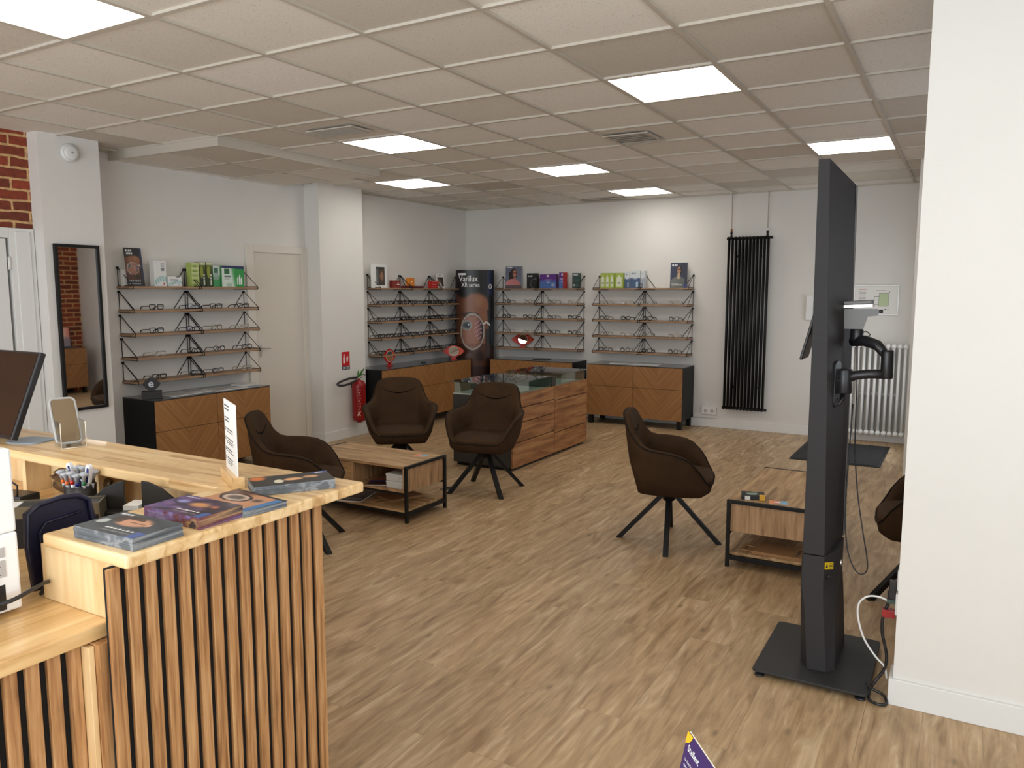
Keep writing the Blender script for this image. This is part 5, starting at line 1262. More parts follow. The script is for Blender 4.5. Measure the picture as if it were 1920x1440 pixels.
for i in range(3): q.box(-0.05, -0.006, -0.0038, -0.0031, 0.008+i*0.010, 0.012+i*0.010); q.box(0.006, 0.05, -0.0038, -0.0031, 0.008+i*0.010, 0.012+i*0.010)
q.build('small_print', PAPER, t)

# ------------------------------------------------------------------ tall poster column
t = thing('poster_column', 'tall curved advertising column with a spectacled face, standing in the corner', 'advertising column', (-0.965, 6.700, 0), math.radians(33))
HWc, DPc, HC = 0.255, 0.13, 1.885
def col_pt(a, s=1.0): return (HWc*s*math.sin(a), -DPc*s*math.cos(a))
q = MB(); q.prism([(HWc*0.995*math.cos(2*PI*k/40), DPc*0.995*math.sin(2*PI*k/40)) for k in range(40)], 0, HC, 0, None, True); q.build('body', mat('column_black', (0.01,0.01,0.012), 0.4), t)
def poster(u, v0):
    c = (14,14,16)
    v = v0-0.125
    # hair and head outline
    edge = 0.84 + 0.10*(1-v)*1.0 - 0.22*max(0, v-0.62)*1.6
    if v < 0.60: edge = 0.86+0.05*math.sin(v*6)
    if v < 0.46: edge = 0.80
    skin = mixc((176,112,76), (104,58,38), sstep(0.0, 0.0001, 0.2-u)*0.0+(1-sstep(0.0,0.35,u))); skin = mixc(skin, (210,150,110), 0.6*(1-sstep(0.1,0.5,ell(u,v,0.62,0.66,0.35,0.14))))
    top = 0.735 - 0.50*(max(0, u-0.55))**2 - 0.03*math.sin(u*8)*(u < 0.4)
    if v < top and u < edge:
        c = skin
        c = tuple(q*0.78 for q in c); c = mixc(c, (14,14,16), sstep(top-0.04, top, v)); c = mixc(c, (14,14,16), sstep(edge-0.05, edge, u))
    if v < 0.36: c = mixc(c, (60,32,22), 0.75)
    if v < 0.20: c = mixc(c, (30,16,12), 0.6)
    # nose shadow
    c = mixc(c, (36,20,14), 0.85*(1-sstep(0.4, 1.0, ell(u, v, 0.62, 0.27, 0.16, 0.05)))); c = mixc(c, (44,24,18), 0.8*(1-sstep(0.3,1.0, ell(u, v, 0.80, 0.40, 0.05, 0.14))))
    # brow
    if ell(u, v, 0.34, 0.565, 0.26, 0.016) < 1: c = (70,44,34)
    e = ell(u, v, 0.43, 0.445, 0.29, 0.118)
    if e < 1.0:
        c = mixc(mixc((170,120,104), c, 0.4), (24,20,24), sstep(0.52, 0.75, u+0.25*(v-0.45)))
        ee = ell(u, v, 0.27, 0.490, 0.15, 0.034)
        if ee < 1: c = mixc((60,74,80), (150,150,146), sstep(0.3,0.9,ee))
        if ell(u, v, 0.31, 0.490, 0.05, 0.026) < 1: c = (18,24,28)
        if ell(u, v, 0.325, 0.495, 0.012, 0.008) < 1: c = (225,235,235)
        hx = math.sin(u*70)*math.sin(v*210+u*35)
        if ell(u, v, 0.58, 0.46, 0.10, 0.07) < 1 and hx > 0.3: c = (200,150,170)
    if 1.0 <= e < 1.10: c = (176,168,158)
    if 1.10 <= e < 1.13: c = mixc(c, (20,16,14), 0.6)
    if abs(v-0.497-0.012*math.sin((u-0.72)*22)) < 0.006 and 0.72 < u < 0.90: c = (225,225,222)
    if ell(u, v, 0.96, 0.43, 0.05, 0.10) < 1: c = mixc((60,74,86), (30,34,40), 0.5)
    # black header, navy tag
    if 0.82 < u < 0.97 and v0 > 0.825: c = (22,34,66)
    return c
def colcurve(u, v):
    a = math.asin((2*u-1)*0.985); p = col_pt(a, 1.004); return (p[0], p[1], v*HC)
picture('printed_face', t, 1, HC, poster, (0,0,0), 72, 190, None, colcurve)
WT = mat('white_lettering', rgb(238,238,238), 0.5)
def on_col(u): a = math.asin((2*u-1)*0.985); return col_pt(a, 1.03)
# the lettering follows the curve letter by letter
def col_text(s, u0, z, size, adv, name):
    """lettering bent round the column"""
    cu = bpy.data.curves.new('tmp', 'FONT'); cu.body = s; cu.size = size; cu.resolution_u = 2; cu.offset = size*0.012
    to = bpy.data.objects.new('tmp', cu); COL.objects.link(to); bpy.context.view_layer.update()
    me = bpy.data.meshes.new_from_object(to.evaluated_get(bpy.context.evaluated_depsgraph_get()))
    bpy.data.objects.remove(to); bpy.data.curves.remove(cu)
    wd = max(v.co.x for v in me.vertices)
    for v in me.vertices:
        u = u0 + adv*v.co.x/wd; a = math.asin((2*u-1)*0.985); p = col_pt(a, 1.012); v.co = (p[0], p[1], z+v.co.y)
    me.materials.clear(); me.materials.append(WT)
    o = bpy.data.objects.new(name, me); COL.objects.link(o); o.parent = t
col_text('Varilux', 0.08, HC-0.150, 0.115, 0.50, 'lettering')
col_text('XR series', 0.15, HC-0.222, 0.085, 0.47, 'lettering')
q = MB()
for a0, a1, z0, z1 in ((0.07, 0.26, HC-0.066, HC-0.040),):
    for k in range(6):
        u0 = a0+(a1-a0)*k/6; u1 = a0+(a1-a0)*(k+1)/6; p0, p1 = on_col(u0), on_col(u1)
        q.add([(p0[0]*0.985,p0[1]*0.985,z0),(p1[0]*0.985,p1[1]*0.985,z0),(p1[0]*0.985,p1[1]*0.985,z1),(p0[0]*0.985,p0[1]*0.985,z1)], [(0,1,2,3)])
q.build('white_tag', WT, t)
q = MB(); pts = []
for k in range(20):
    an = 2*PI*k/20; u = 0.895+0.035*math.cos(an); p = on_col(u); pts.append((p[0]*0.99, p[1]*0.99, HC-0.215+0.030*math.sin(an)))
q.tube(pts, 0.004, 5, closed=True); p = on_col(0.895); q.tube([(p[0]*0.99,p[1]*0.99,HC-0.232),(p[0]*0.99,p[1]*0.99,HC-0.198)], 0.003, 5)
q.build('emblem', WT, t)

# ------------------------------------------------------------------ goods on the top shelves
def card(label, x, y, z, rz, w, h, fn, tilt=-0.14, back=PAPER, name='display_card', cat='display card', nx=30, ny=44):
    t = thing(name, label, cat, (x, y, z), 0)
    t.rotation_euler = Matrix.Rotation(rz, 3, 'Z').to_euler()
    M = Matrix.Rotation(tilt, 4, 'X')
    MB().box(-w/2, w/2, 0.0003, 0.004, 0.0, h, 0, M).build('board', back, t)
    picture('printed_face', t, w, h, fn, (0,0,0), nx, ny, M @ Matrix.Translation((0,-0.0003,0)))
    q = MB(); s = math.sin(-tilt)*h*0.55; q.box(-w*0.2, w*0.2, s+0.02, s+0.022, 0.0, h*0.5); q.build('easel_back', back, t)
    return t
def carton(label, x, y, z, rz, w, d, h, colr, fn=None, name='product_box', cat='box', group=None, nx=24, ny=24):
    t = thing(name, label, cat, (x, y, z), rz, group)
    MB().box(-w/2, w/2, -d/2, d/2, 0.0003, h).build('carton', colr, t, 0.001)
    if fn: picture('printed_face', t, w*0.99, h*0.99, fn, (0,-d/2-0.0006,0.0006), nx, ny)
    return t
def xr_card(u, v):
    c = poster(0.04+u*0.92, 0.20+0.80*v)
    if v > 0.80: c = (18,20,28)
    if u > 0.88: c = mixc(c, (36,48,84), 0.8)
    if v < 0.17: c = (24,24,32)
    if 0.12 < v < 0.15 and 0.1 < u < 0.8 and int(u*30) % 3: c = (225,225,225)
    if 0.06 < v < 0.08 and 0.1 < u < 0.8: c = (150,150,155)
    if 0.90 < v < 0.94 and 0.08 < u < 0.46 and int(u*34) % 3: c = (235,235,235)
    if 0.83 < v < 0.87 and 0.16 < u < 0.50 and int(u*30) % 3: c = (235,235,235)
    return c
ZT = ROWZ[0]+0.0004
XI = XL+0.10
card('tall dark card with a spectacled face on the top shelf left of the door', XL+0.125, 1.90, ZT, PI/2, 0.158, 0.315, xr_card, tilt=-0.12, name='display_card')
carton('small blank white card box on the top shelf behind the face card', XL+0.07, 1.835, ZT, PI/2, 0.045, 0.04, 0.135, PAPER)
def white_box(u, v):
    c = (226,226,224)
    w_ = 0.28+0.16*math.sin((u-0.1)*2.6)
    if v < w_*0.95 and v > w_*0.95-0.22: c = mixc((120,165,160), (205,222,220), abs(math.sin(u*14+v*9)))
    if 0.55 < u < 0.85 and 0.62 < v < 0.9 and int(v*40) % 3: c = (130,130,135)
    if 0.72 < u < 0.85 and 0.06 < v < 0.13: c = (190,60,50)
    return c
carton('upright white carton with teal wave on the top shelf left of the door', XL+0.105, 2.118, ZT, PI/2, 0.115, 0.06, 0.215, PAPER, white_box)
carton('low white carton with teal wave beside the upright white carton', XL+0.115, 2.255, ZT, PI/2, 0.130, 0.05, 0.085, PAPER, lambda u, v: white_box(u, v*0.7) if not (0.1 < u < 0.7 and 0.6 < v < 0.75) else (140,140,145))
LG = mat('lime_carton', rgb(168,186,96), 0.45); DG = mat('dark_green_carton', rgb(74,84,30), 0.4); BG = mat('green_carton', rgb(60,140,70), 0.45)
def lime(u, v):
    c = (176,190,112)
    if int(v*5.0) != int((v+0.05)*5.0): c = (210,214,160)
    if 0.2 < u < 0.7 and 0.1 < (v*5) % 1 < 0.5: c = (120,150,60)
    return c
def dgreen(u, v):
    c = mixc((104,112,34), (40,50,18), sstep(0.0, 0.6, 1-v))
    if 0.6 < u < 0.85 and 0.05 < v < 0.55 and int(v*30) % 4: c = (205,210,190)
    if v > 0.9: c = (200,205,170)
    if ell(u, v, 0.35, 0.6, 0.25, 0.25) < 1: c = (140,150,50)
    return c
carton('pale lime green carton on the top shelf right half, left of the dark green ones', XL+0.10, 2.467, ZT, PI/2, 0.078, 0.07, 0.208, LG, lime)
carton('dark olive green carton, left one of the pair on the top shelf', XL+0.10, 2.543, ZT, PI/2, 0.062, 0.07, 0.215, DG, dgreen)
carton('dark olive green carton, right one of the pair on the top shelf', XL+0.105, 2.612, ZT, PI/2, 0.066, 0.07, 0.217, DG, dgreen)
def gw(u, v):
    c = mixc((200,212,206), (70,150,90), 1-sstep(0.3,0.7,v))
    if 0.15 < u < 0.75 and 0.66 < v < 0.90: c = (60,110,80)
    if 0.1 < u < 0.8 and 0.3 < v < 0.6 and int(v*30) % 2: c = (150,165,160)
    return c
carton('pale grey and green carton touching the wide green pack', XL+0.10, 2.692, ZT, PI/2, 0.078, 0.07, 0.190, BG, gw)
def gb(u, v):
    c = mixc((214,226,216), (52,150,72), sstep(0.40, 0.62, u+0.15*(v-0.5)))
    if v > 0.90 - 0.04*u: c = (34,44,92)
    if 0.10 < u < 0.34 and 0.62 < v < 0.86: c = (44,100,60)
    if 0.10 < u < 0.40 and 0.46 < v < 0.54: c = (90,110,110)
    if 0.10 < u < 0.35 and 0.36 < v < 0.40: c = (150,160,160)
    for cx in (0.70, 0.79, 0.88):
        if abs(u-cx) < 0.032 and 0.12 < v < (0.50 if cx == 0.79 else 0.42): c = (236,240,236)
        if abs(u-cx) < 0.012 and v < (0.58 if cx == 0.79 else 0.50) and v > 0.12: c = (236,240,236)
    if 0.2 < u < 0.45 and v < 0.2: c = mixc(c, (170,196,176), 0.8)
    return c
t = carton('wide green and white bottle pack at the right end of the top shelf', XL+0.115, 2.862, ZT, PI/2, 0.255, 0.075, 0.192, BG, gb, nx=60, ny=40)
# beyond the pier
def bw_face(u, v):
    c = (228,228,226)
    if 0.30 < u < 0.86 and 0.10 < v < 0.90:
        c = mixc((70,60,54), (150,110,84), 1-sstep(0.4,1.0, ell(u, v, 0.66, 0.52, 0.16, 0.30)))
        if u < 0.45: c = mixc(c, (120,134,140), 0.6)
        if v > 0.8: c = (40,34,32)
        e = ell(u, v, 0.68, 0.66, 0.11, 0.06)
        if 0.8 < e < 1.1: c = (30,24,22)
    return c
t = card('clear block with framed face photo at the left end of the shelf beyond the pier', XL+0.12, 4.99, ZT, PI/2, 0.29, 0.27, bw_face, tilt=-0.02, nx=50, ny=50)
DR = mat('dark_red_carton', rgb(112,34,26), 0.5); OR = mat('orange_carton', rgb(226,132,40), 0.5); RR = mat('bright_red_carton', rgb(186,30,24), 0.5)
def rays(u, v):
    a = math.atan2(v-0.3, u-0.25+1e-6); c = (118,36,28)
    if int(a*6) % 2: c = (146,60,44)
    if 0.5 < u < 0.9 and 0.38 < v < 0.52: c = (230,220,210)
    if ell(u, v, 0.72, 0.68, 0.06, 0.10) < 1: c = (225,215,205)
    return c
carton('dark red carton with radiating stripes on the top shelf beyond the pier', XL+0.13, 5.262, ZT, PI/2, 0.145, 0.05, 0.088, DR, rays)
carton('long flat dark red box on the top shelf below the orange carton', XL+0.13, 5.60, ZT, PI/2, 0.36, 0.07, 0.026, mat('maroon_carton', rgb(88,16,16), 0.5))
carton('small orange carton standing on the long flat red box', XL+0.12, 5.572, ZT+0.0264, PI/2, 0.105, 0.05, 0.098, OR, lambda u, v: (240,225,200) if (0.35 < u < 0.62 and 0.42 < v < 0.58) else (226,132,40))
carton('bright red carton on the top shelf left of the white face card', XL+0.12, 6.04, ZT, PI/2, 0.150, 0.05, 0.092, RR, lambda u, v: (225,130,120) if (0.15 < u < 0.85 and int(v*14) % 5 == 2) else (190,32,26))
def duo(u, v):
    c = (230,228,224)
    if 0.12 < u < 0.88 and 0.12 < v < 0.74:
        c = mixc((160,110,84), (60,52,56), sstep(0.42, 0.55, u))
        if v > 0.6: c = (50,40,38)
        if ell(u, v, 0.5, 0.12, 0.10, 0.25) < 1: c = (215,212,208)
        if abs(v-0.52) < 0.03 and int(u*10) % 2: c = (30,26,26)
    if 0.42 < u < 0.58 and 0.86 < v < 0.93: c = (120,110,100)
    return c
card('white card with two small portraits at the right end of that top shelf', XL+0.11, 6.245, ZT, PI/2, 0.165, 0.195, duo, tilt=-0.14)
# back wall, beside the poster column
YI = YB-0.10
def pinkwoman(u, v):
    c = mixc((120,126,150), (70,72,84), v*0.4)
    if ell(u, v, 0.50, 0.66, 0.22, 0.24) < 1 or (0.22 < u < 0.42 and 0.30 < v < 0.75): c = (34,24,24)
    if ell(u, v, 0.56, 0.68, 0.12, 0.15) < 1: c = (186,130,108)
    if abs(v-0.71) < 0.03 and 0.46 < u < 0.68: c = (130,60,50)
    if 0.50 < u < 0.62 and 0.42 < v < 0.56: c = (176,120,98)
    if v < 0.44-0.9*(u-0.46)**2 and v > 0.10 and 0.03 < u < 0.92: c = mixc((212,140,140), (190,116,116), u)
    if v < 0.14: c = (96,84,88)
    if 0.94 < v < 0.97 and 0.08 < u < 0.4: c = (230,230,230)
    return c
card('picture card of a person in a pink top on the back wall top shelf', -0.50, YI+0.02, ZT, 0.10, 0.235, 0.290, pinkwoman, tilt=-0.06, nx=44, ny=54)
def darkbox(u, v):
    c = (20,22,24)
    if 0.12 < u < 0.62 and 0.78 < v < 0.86 and int(u*26) % 3: c = (225,225,225)
    if 0.9 < ell(u, v, 0.85, 0.3, 0.5, 0.35) < 0.97: c = (110,116,120)
    return c
carton('black carton with white lettering on the back wall top shelf', -0.195, YI, ZT, 0.05, 0.145, 0.06, 0.195, BLACKP, darkbox)
def purple(u, v):
    c = mixc((76,110,176), (92,40,130), sstep(0.45, 0.62, v))
    c = mixc(c, (190,200,225), 0.9*(1-sstep(0.3,1.0, ell(u, v, 0.5, 0.60, 0.40, 0.05)))); c = mixc(c, (215,205,225), 0.8*(1-sstep(0.2,1.0,ell(u, v, 0.5, 0.42, 0.16, 0.06))))
    if 0.72 < u < 0.92 and 0.10 < v < 0.34: c = (150,160,190)
    if 0.42 < u < 0.56 and 0.82 < v < 0.94: c = (225,215,235)
    return c
PU = mat('purple_carton', rgb(84,44,120), 0.45)
carton('wide purple and blue carton on the back wall top shelf', 0.048, YI, ZT, 0.02, 0.235, 0.07, 0.180, PU, purple, nx=40, ny=30)
carton('narrow dark carton with red side beside the purple one', 0.247, YI, ZT, 0.05, 0.088, 0.06, 0.200, RR, lambda u, v: purple(0.2+0.6*u, v) if u < 0.62 else (150,34,40))
carton('dark green carton at the right end of that back wall top shelf', 0.437, YI, ZT, 0.05, 0.093, 0.06, 0.190, mat('bottle_green_carton', rgb(36,62,58), 0.45), lambda u, v: (200,205,200) if (ell(u, v, 0.3, 0.2, 0.13, 0.06) < 1 or (0.2 < u < 0.8 and 0.86 < v < 0.92)) else mixc((30,56,54), (70,96,90), abs(math.sin(v*9))*0.6))
# back wall, beside the radiator
def bottles(n):
    def f(u, v):
        c = (158,178,74)
        x = u*n % 1
        if 0.2 < x < 0.8 and 0.10 < v < 0.72: c = (214,220,196)
        if 0.38 < x < 0.62 and 0.72 <= v < 0.86: c = (222,226,206)
        if 0.3 < x < 0.7 and 0.28 < v < 0.40: c = (150,160,140)
        return c
    return f
carton('wide lime carton showing three white bottles on the top shelf by the radiator', 0.872, YI, ZT, 0.02, 0.180, 0.07, 0.185, LG, bottles(3), nx=48)
carton('narrow lime carton showing one bottle beside the wide lime carton', 1.028, YI, ZT, 0.02, 0.105, 0.07, 0.184, LG, bottles(1))
def blueb(u, v):
    c = mixc((70,92,124), (206,212,216), sstep(0.50+0.06*math.sin(u*9), 0.62, v))
    if 0.15 < u < 0.6 and 0.80 < v < 0.88 and int(u*20) % 2: c = (80,84,96)
    if abs(u-0.7) < 0.10 and 0.08 < v < 0.36: c = (170,196,216)
    return c
WB = mat('pale_blue_carton', rgb(206,212,216), 0.45)
carton('narrow white and blue carton, left one of the three by the radiator', 1.130, YI, ZT, 0.02, 0.062, 0.06, 0.195, WB, blueb)
carton('wide white and blue carton, middle one of the three by the radiator', 1.233, YI, ZT, 0.02, 0.132, 0.07, 0.207, WB, blueb)
carton('narrow white and blue carton, right one of the three by the radiator', 1.330, YI, ZT, 0.02, 0.052, 0.07, 0.205, WB, lambda u, v: mixc(blueb(u, v), (210,212,214), 0.6))
def mag_woman(u, v):
    c = mixc((54,62,92), (40,44,60), u)
    if ell(u, v, 0.52, 0.70, 0.17, 0.19) < 1: c = (38,26,24)
    if ell(u, v, 0.50, 0.70, 0.10, 0.14) < 1: c = (178,136,112)
    if abs(v-0.73) < 0.025 and 0.42 < u < 0.60: c = (24,24,28)
    if v < 0.46-0.8*(u-0.48)**2 and 0.05 < u < 0.85: c = mixc((120,124,116), (84,90,90), u)
    if 0.42 < u < 0.56 and 0.36 < v < 0.58: c = (196,170,140)
    if 0.86 < v < 0.93 and 0.08 < u < 0.42 and int(u*30) % 3: c = (232,232,232)
    if 0.10 < v < 0.13 and 0.08 < u < 0.7 and int(u*30) % 3: c = (226,226,226)
    if 0.16 < v < 0.18 and 0.08 < u < 0.5: c = (200,200,205)
    if u > 0.8 and v < 0.16: c = (40,60,120)
    return c
card('dark blue magazine cover card standing on the top shelf nearest the radiator', 1.760, YI+0.02, ZT, 0.04, 0.205, 0.298, mag_woman, tilt=-0.06, name='display_magazine', nx=44, ny=54)

# ------------------------------------------------------------------ eye shaped stand mirrors
def eye_mirror(label, x, y, z, rz, w=0.29, h=0.155, r=0.062, foot=0.028, tilt=0.0):
    t = thing('eye_mirror', label, 'mirror', (x, y, z), rz, 'red eye shaped stand mirrors')
    RXm = Matrix.Rotation(-tilt, 4, 'X') @ Matrix.Rotation(PI/2, 4, 'X'); RT = Matrix.Rotation(-tilt, 4, 'X')
    cz = foot+h/2; pts = []
    for k in range(13): a = -1+2*k/12; pts.append((a*w/2, cz-h/2*(1-abs(a)**1.7)))
    for k in range(1, 12): a = 1-2*k/12; pts.append((a*w/2, cz+h/2*(1-abs(a)**1.7)))
    q = MB(); q.prism(pts, -0.003, 0.003, 0, RXm); q.build('red_plate', mat('eye_red', rgb(176,26,24), 0.4), t)
    q = MB()
    for k in range(8):
        a = -0.9+k*0.23; c_, s_ = math.cos(a), math.sin(a)
        rr = min(w/2*0.92, 0.12)
        q.add([tuple(RT @ Vector(p_)) for p_ in [(c_*(r+0.006), -0.0036, cz+s_*(r+0.006)), (c_*rr*0.98-s_*0.004, -0.0036, cz+s_*rr*0.55-c_*0.004), (c_*rr, -0.0036, cz+s_*rr*0.55+0.006)]], [(0,1,2)])
    q.build('orange_rays', mat('eye_orange', rgb(226,110,50), 0.4), t)
    q = MB(); q.lathe([(r+0.004,0.003),(r+0.004,0.0045)], 36, 0, sm=False, M=RT @ Matrix.Translation((0,0,cz)) @ Matrix.Rotation(PI/2, 4, 'X')); q.build('rim', mat('eye_rim', rgb(232,214,196), 0.4), t)
    q = MB(); q.lathe([(r,0.0046),(r,0.0052)], 36, 0, sm=False, M=RT @ Matrix.Translation((0,0,cz)) @ Matrix.Rotation(PI/2, 4, 'X')); q.build('mirror_glass', MIRROR, t)
    q = MB(); q.box(-0.04, 0.04, -0.03, 0.035, 0, 0.006); q.box(-0.03, 0.03, -0.003, 0.003, 0.004, foot+0.012, 0, RT); q.build('foot', bpy.data.materials['eye_red'], t)
eye_mirror('red eye shaped stand mirror on the sideboard in front of the face poster', -1.00, 6.24, 0.7303, math.radians(38), tilt=0.30)
eye_mirror('red eye shaped stand mirror turned edge-on at the near end of the long sideboard', -1.11, 5.06, 0.7303, math.radians(92), w=0.24, h=0.18)
eye_mirror('red eye shaped stand mirror reflecting a light on the lowest back wall shelf', -0.335, YB-0.11, ROWZ[4]+0.0004, math.radians(33), w=0.31, h=0.165, r=0.060, tilt=0.293)

# eye logo sculpture
t = thing('eye_sculpture', 'black eye shaped logo block on a cube, at the left end of the sideboard', 'sculpture', (-1.015, 1.875, 0.7303), math.radians(52))
q = MB(); q.box(-0.075, 0.075, -0.045, 0.045, 0, 0.062); q.build('base', BLACKP, t, 0.002)
q = MB(); pts = []
for k in range(13): a = -1+2*k/12; pts.append((a*0.068, 0.118-0.056*(1-abs(a)**1.8)))
for k in range(1, 12): a = 1-2*k/12; pts.append((a*0.068, 0.118+0.056*(1-abs(a)**1.8)))
q.prism(pts, -0.016, 0.016, 0, RXm); q.build('eye_block', BLACKP, t, 0.001)
text_mesh('e', 0.088, mat('pale_lettering', rgb(190,196,206), 0.4), 'lettering', t, (-0.024, -0.0168, 0.096), bold=0.002)
# catalogues lying on the sideboards
def spread(u, v):
    c = (206,204,200)
    if 0.48 < u < 0.52: c = (150,148,145)
    if 0.06 < u < 0.44 and 0.1 < v < 0.9: c = mixc((190,188,185), (160,158,156), abs(math.sin(v*11)))
    if 0.56 < u < 0.94 and 0.5 < v < 0.9: c = (150,150,152)
    return c
booklet('open_catalogue', 'open pale catalogue lying on the sideboard left of the white door', -1.06, 2.22, 0.7304, PI/2+0.10, 0.42, 0.22, 0.005, spread, 'open catalogues on the sideboards', cat='catalogue')
booklet('open_catalogue', 'second open catalogue beside the first on the sideboard left of the door', -1.02, 2.62, 0.7304, PI/2-0.05, 0.34, 0.20, 0.005, spread, 'open catalogues on the sideboards', cat='catalogue')
t = carton('flat clear plastic tray at the right end of the sideboard left of the door', -1.06, 2.88, 0.7304, PI/2, 0.20, 0.16, 0.018, mat('frosted_plastic', rgb(205,205,200), 0.3), name='clear_tray', cat='tray')
booklet('open_catalogue', 'open pale catalogue lying on the sideboard left of the black radiator', 1.30, YB-0.22, 0.7304, 0.03, 0.62, 0.20, 0.005, spread, 'open catalogues on the sideboards', cat='catalogue')
booklet('folder', 'thin black folder lying on the sideboard behind the display island', 0.02, YB-0.24, 0.7304, 0.15, 0.20, 0.16, 0.005, lambda u, v: (20,20,22), edge=BLACKP, pages=BLACKP, cat='folder')
t = thing('small_tag_stand', 'tiny dark tag stand on the long sideboard beyond the pier', 'stand', (-1.03, 5.62, 0.7303), 0.9)
MB().box(-0.03, 0.03, -0.02, 0.02, 0, 0.012).build('foot', BLACKP, t)
# spectacles laid on the island glass
for i, (x, y, rz, lb) in enumerate([(0.93, 3.98, 0.6, 'folded out on the near glass show case of the island'), (0.98, 4.36, -0.4, 'on the island glass near the middle'), (0.95, 4.92, 1.0, 'on the far glass show case of the island')]):
    put_glasses(['blu','rdg','blu'][i], x, y, 0.7865, rz, lb, 'eyeglasses on the island glass')
# framed picture on the sideboard by the brick wall (seen in the tall mirror)
t = thing('framed_picture', 'framed pink and grey picture on the sideboard, seen in the tall mirror', 'picture', (5.66, 4.88, 0.7303), -PI/2)
M = Matrix.Rotation(-0.12, 4, 'X')
q = MB(); q.box(-0.21, 0.21, 0, 0.018, 0, 0.32, 0, M); q.build('frame', BLACK, t)
picture('print', t, 0.39, 0.30, lambda u, v: mixc((150,140,150), mixc((226,130,110), (235,190,180), abs(math.sin(u*5))), sstep(0.35, 0.6, v)) if ell(u, v, 0.85, 0.5, 0.14, 0.3) > 1 else (70,60,70), (0,0,0), 24, 20, M @ Matrix.Translation((0, -0.001, 0.01)))

# ------------------------------------------------------------------ purple leaflet stand in the foreground
t = thing('leaflet_stand', 'purple leaflet with a yellow corner on a stand at the bottom edge', 'leaflet stand', (4.447, -1.110, 0))
P0 = Vector((4.412,-1.066,0.950)); X_ = (Vector((4.470,-1.139,0.950))-P0).normalized(); D_ = (Vector((4.403,-1.074,0.892))-P0); D_ = (D_-X_*D_.dot(X_)).normalized(); N_ = X_.cross(D_).normalized()
if N_.dot(cam.location-P0) < 0: N_ = -N_
o_ = Vector((4.447,-1.110,0))
def PP(a, b_, c_=0.0): return P0 + X_*a + D_*b_ + N_*c_ - o_
q = MB(); Wp, Hp = 0.15, 0.21
vs = [PP(0,0,0),PP(Wp,0,0),PP(Wp,Hp,0),PP(0,Hp,0),PP(0,0,-0.003),PP(Wp,0,-0.003),PP(Wp,Hp,-0.003),PP(0,Hp,-0.003)]
q.add(vs, [(0,1,2,3),(7,6,5,4),(0,4,5,1),(1,5,6,2),(2,6,7,3),(3,7,4,0)]); q.build('leaflet', mat('purple_print', rgb(62,44,98), 0.4), t)
q = MB(); q.add([PP(0,0,0.0006),PP(0.020,0,0.0006),PP(0.018,0.006,0.0006),PP(0.010,0.014,0.0006),PP(0,0.019,0.0006)], [(0,1,2,3,4)]); q.build('yellow_corner', mat('yellow_print', rgb(246,184,40), 0.4), t)
def ptext(s, size, a, b_):
    cu = bpy.data.curves.new('tmp', 'FONT'); cu.body = s; cu.size = size; cu.resolution_u = 2; cu.offset = size*0.01
    to = bpy.data.objects.new('tmp', cu); COL.objects.link(to); bpy.context.view_layer.update()
    me = bpy.data.meshes.new_from_object(to.evaluated_get(bpy.context.evaluated_depsgraph_get()))
    bpy.data.objects.remove(to); bpy.data.curves.remove(cu)
    for v in me.vertices: v.co = PP(a+v.co.x, b_-v.co.y, 0.0008)
    me.materials.clear(); me.materials.append(WT); o = bpy.data.objects.new('lettering', me); COL.objects.link(o); o.parent = t
ptext('Stellest', 0.014, 0.012, 0.024); ptext('La 1ère fois', 0.006, 0.010, 0.040); ptext('que mes verres', 0.006, 0.010, 0.048); ptext('progressent', 0.006, 0.010, 0.056)
q = MB(); q.add([PP(0.004,-0.0012,-0.0008),PP(0.004,-0.0012,-0.0022),PP(Wp,-0.0012,-0.0022),PP(Wp,-0.0012,-0.0008),PP(0.004,-0.0001,-0.0008),PP(0.004,-0.0001,-0.0022),PP(Wp,-0.0001,-0.0022),PP(Wp,-0.0001,-0.0008)], [(0,1,2,3),(7,6,5,4),(0,4,5,1),(1,5,6,2),(2,6,7,3),(3,7,4,0)]); q.build('clear_edge', mat('bright_acrylic_edge', rgb(236,226,205), 0.2), t)
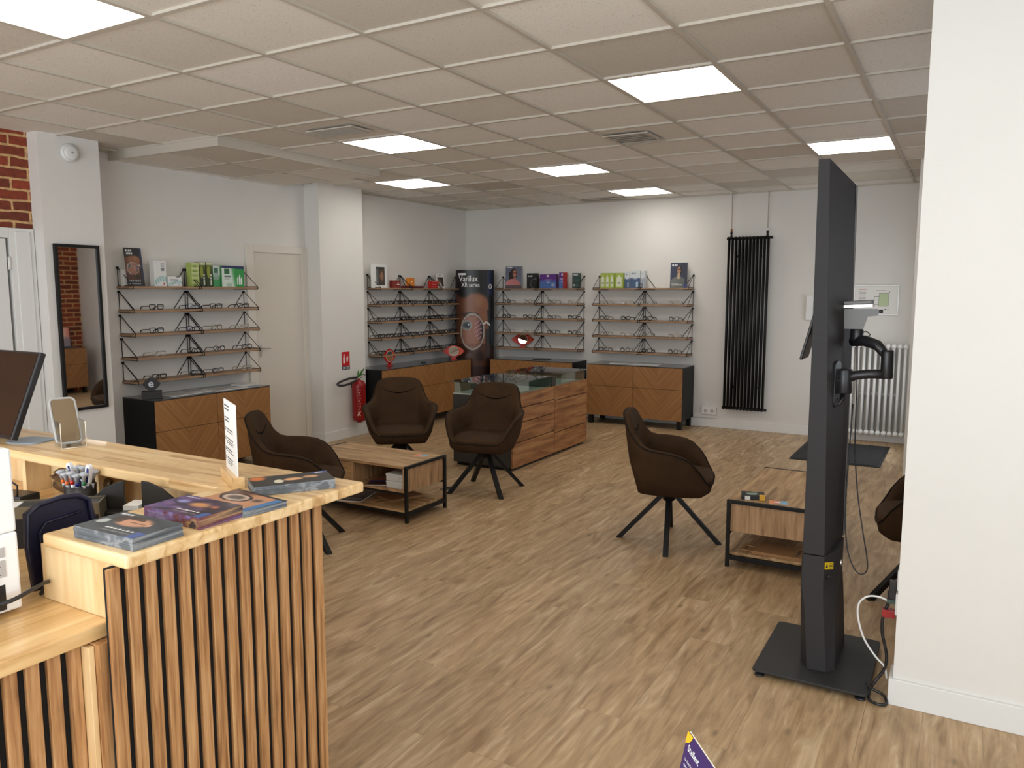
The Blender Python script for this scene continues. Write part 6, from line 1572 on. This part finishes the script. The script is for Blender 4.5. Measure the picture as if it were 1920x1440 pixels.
c_ = PP(Wp*0.5, Hp*0.92, -0.012)
q = MB(); q.tube([(0.0, 0.0, 0.012), (0.0, 0.0, c_.z-0.05), tuple(c_)], 0.010, 10); q.build('pole', BLACKP, t)
q = MB(); q.lathe([(0.13,0.0),(0.13,0.008),(0.02,0.014)], 32); q.build('foot_plate', BLACKP, t)

# ------------------------------------------------------------------ sub-parts hang under the part they belong to
OWN = {'lens': 'frame', 'screen': 'housing', 'printed_text': 'card', 'white_print': 'cylinder', 'label_print': ('yellow_label', 'rating_label'), 'key_slot': 'lock',
       'door_handle': 'door_leaf', 'lid_window': 'body', 'white_panel': 'body', 'crease_line': 'seat_shell', 'side_seam': 'seat_shell', 'piping': 'seat_shell',
       'print': ('folded_sheets', 'frame'), 'valve_cap': 'valve', 'tension_ring': 'wrist_joint', 'foot_screw': 'levelling_foot', 'raised_rim': 'tray_shell',
       'printed_face': ('board', 'carton', 'sheet', 'body'), 'metal_rim': 'body', 'coloured_stripe': 'wide_head', 'test_button': 'cover', 'lettering': ('eye_block', 'body'),
       'mirror_glass': ('rim', 'frame'), 'white_tag': 'body', 'emblem': 'body', 'rocker': 'housing', 'cable_clip': 'arm_mount', 'yellow_corner': 'leaflet', 'bumper': 'phone_body',
       'outlet': 'housing', 'pin_hole': 'housing', 'cover': 'pages', 'ring': 'barrel', 'mushroom_end': 'barrel', 'wire_bracket': None}
def stem_(n): return n.rsplit('.', 1)[0] if n.rsplit('.', 1)[-1].isdigit() else n
FAM = {}
for o in bpy.data.objects:
    if o.parent is not None: FAM.setdefault(o.parent.name, []).append(o)
for pn, ch in FAM.items():
    by = {}
    for c in ch: by.setdefault(stem_(c.name), []).append(c)
    if bpy.data.objects[pn].parent is not None: continue
    for st, lst in by.items():
        own = OWN.get(st)
        if not own: continue
        for cand in ((own,) if isinstance(own, str) else own):
            if cand in by:
                for i, c in enumerate(lst):
                    p = by[cand][min(i, len(by[cand])-1)]
                    if p.location.length < 1e-9 and p is not c: c.parent = p
                break
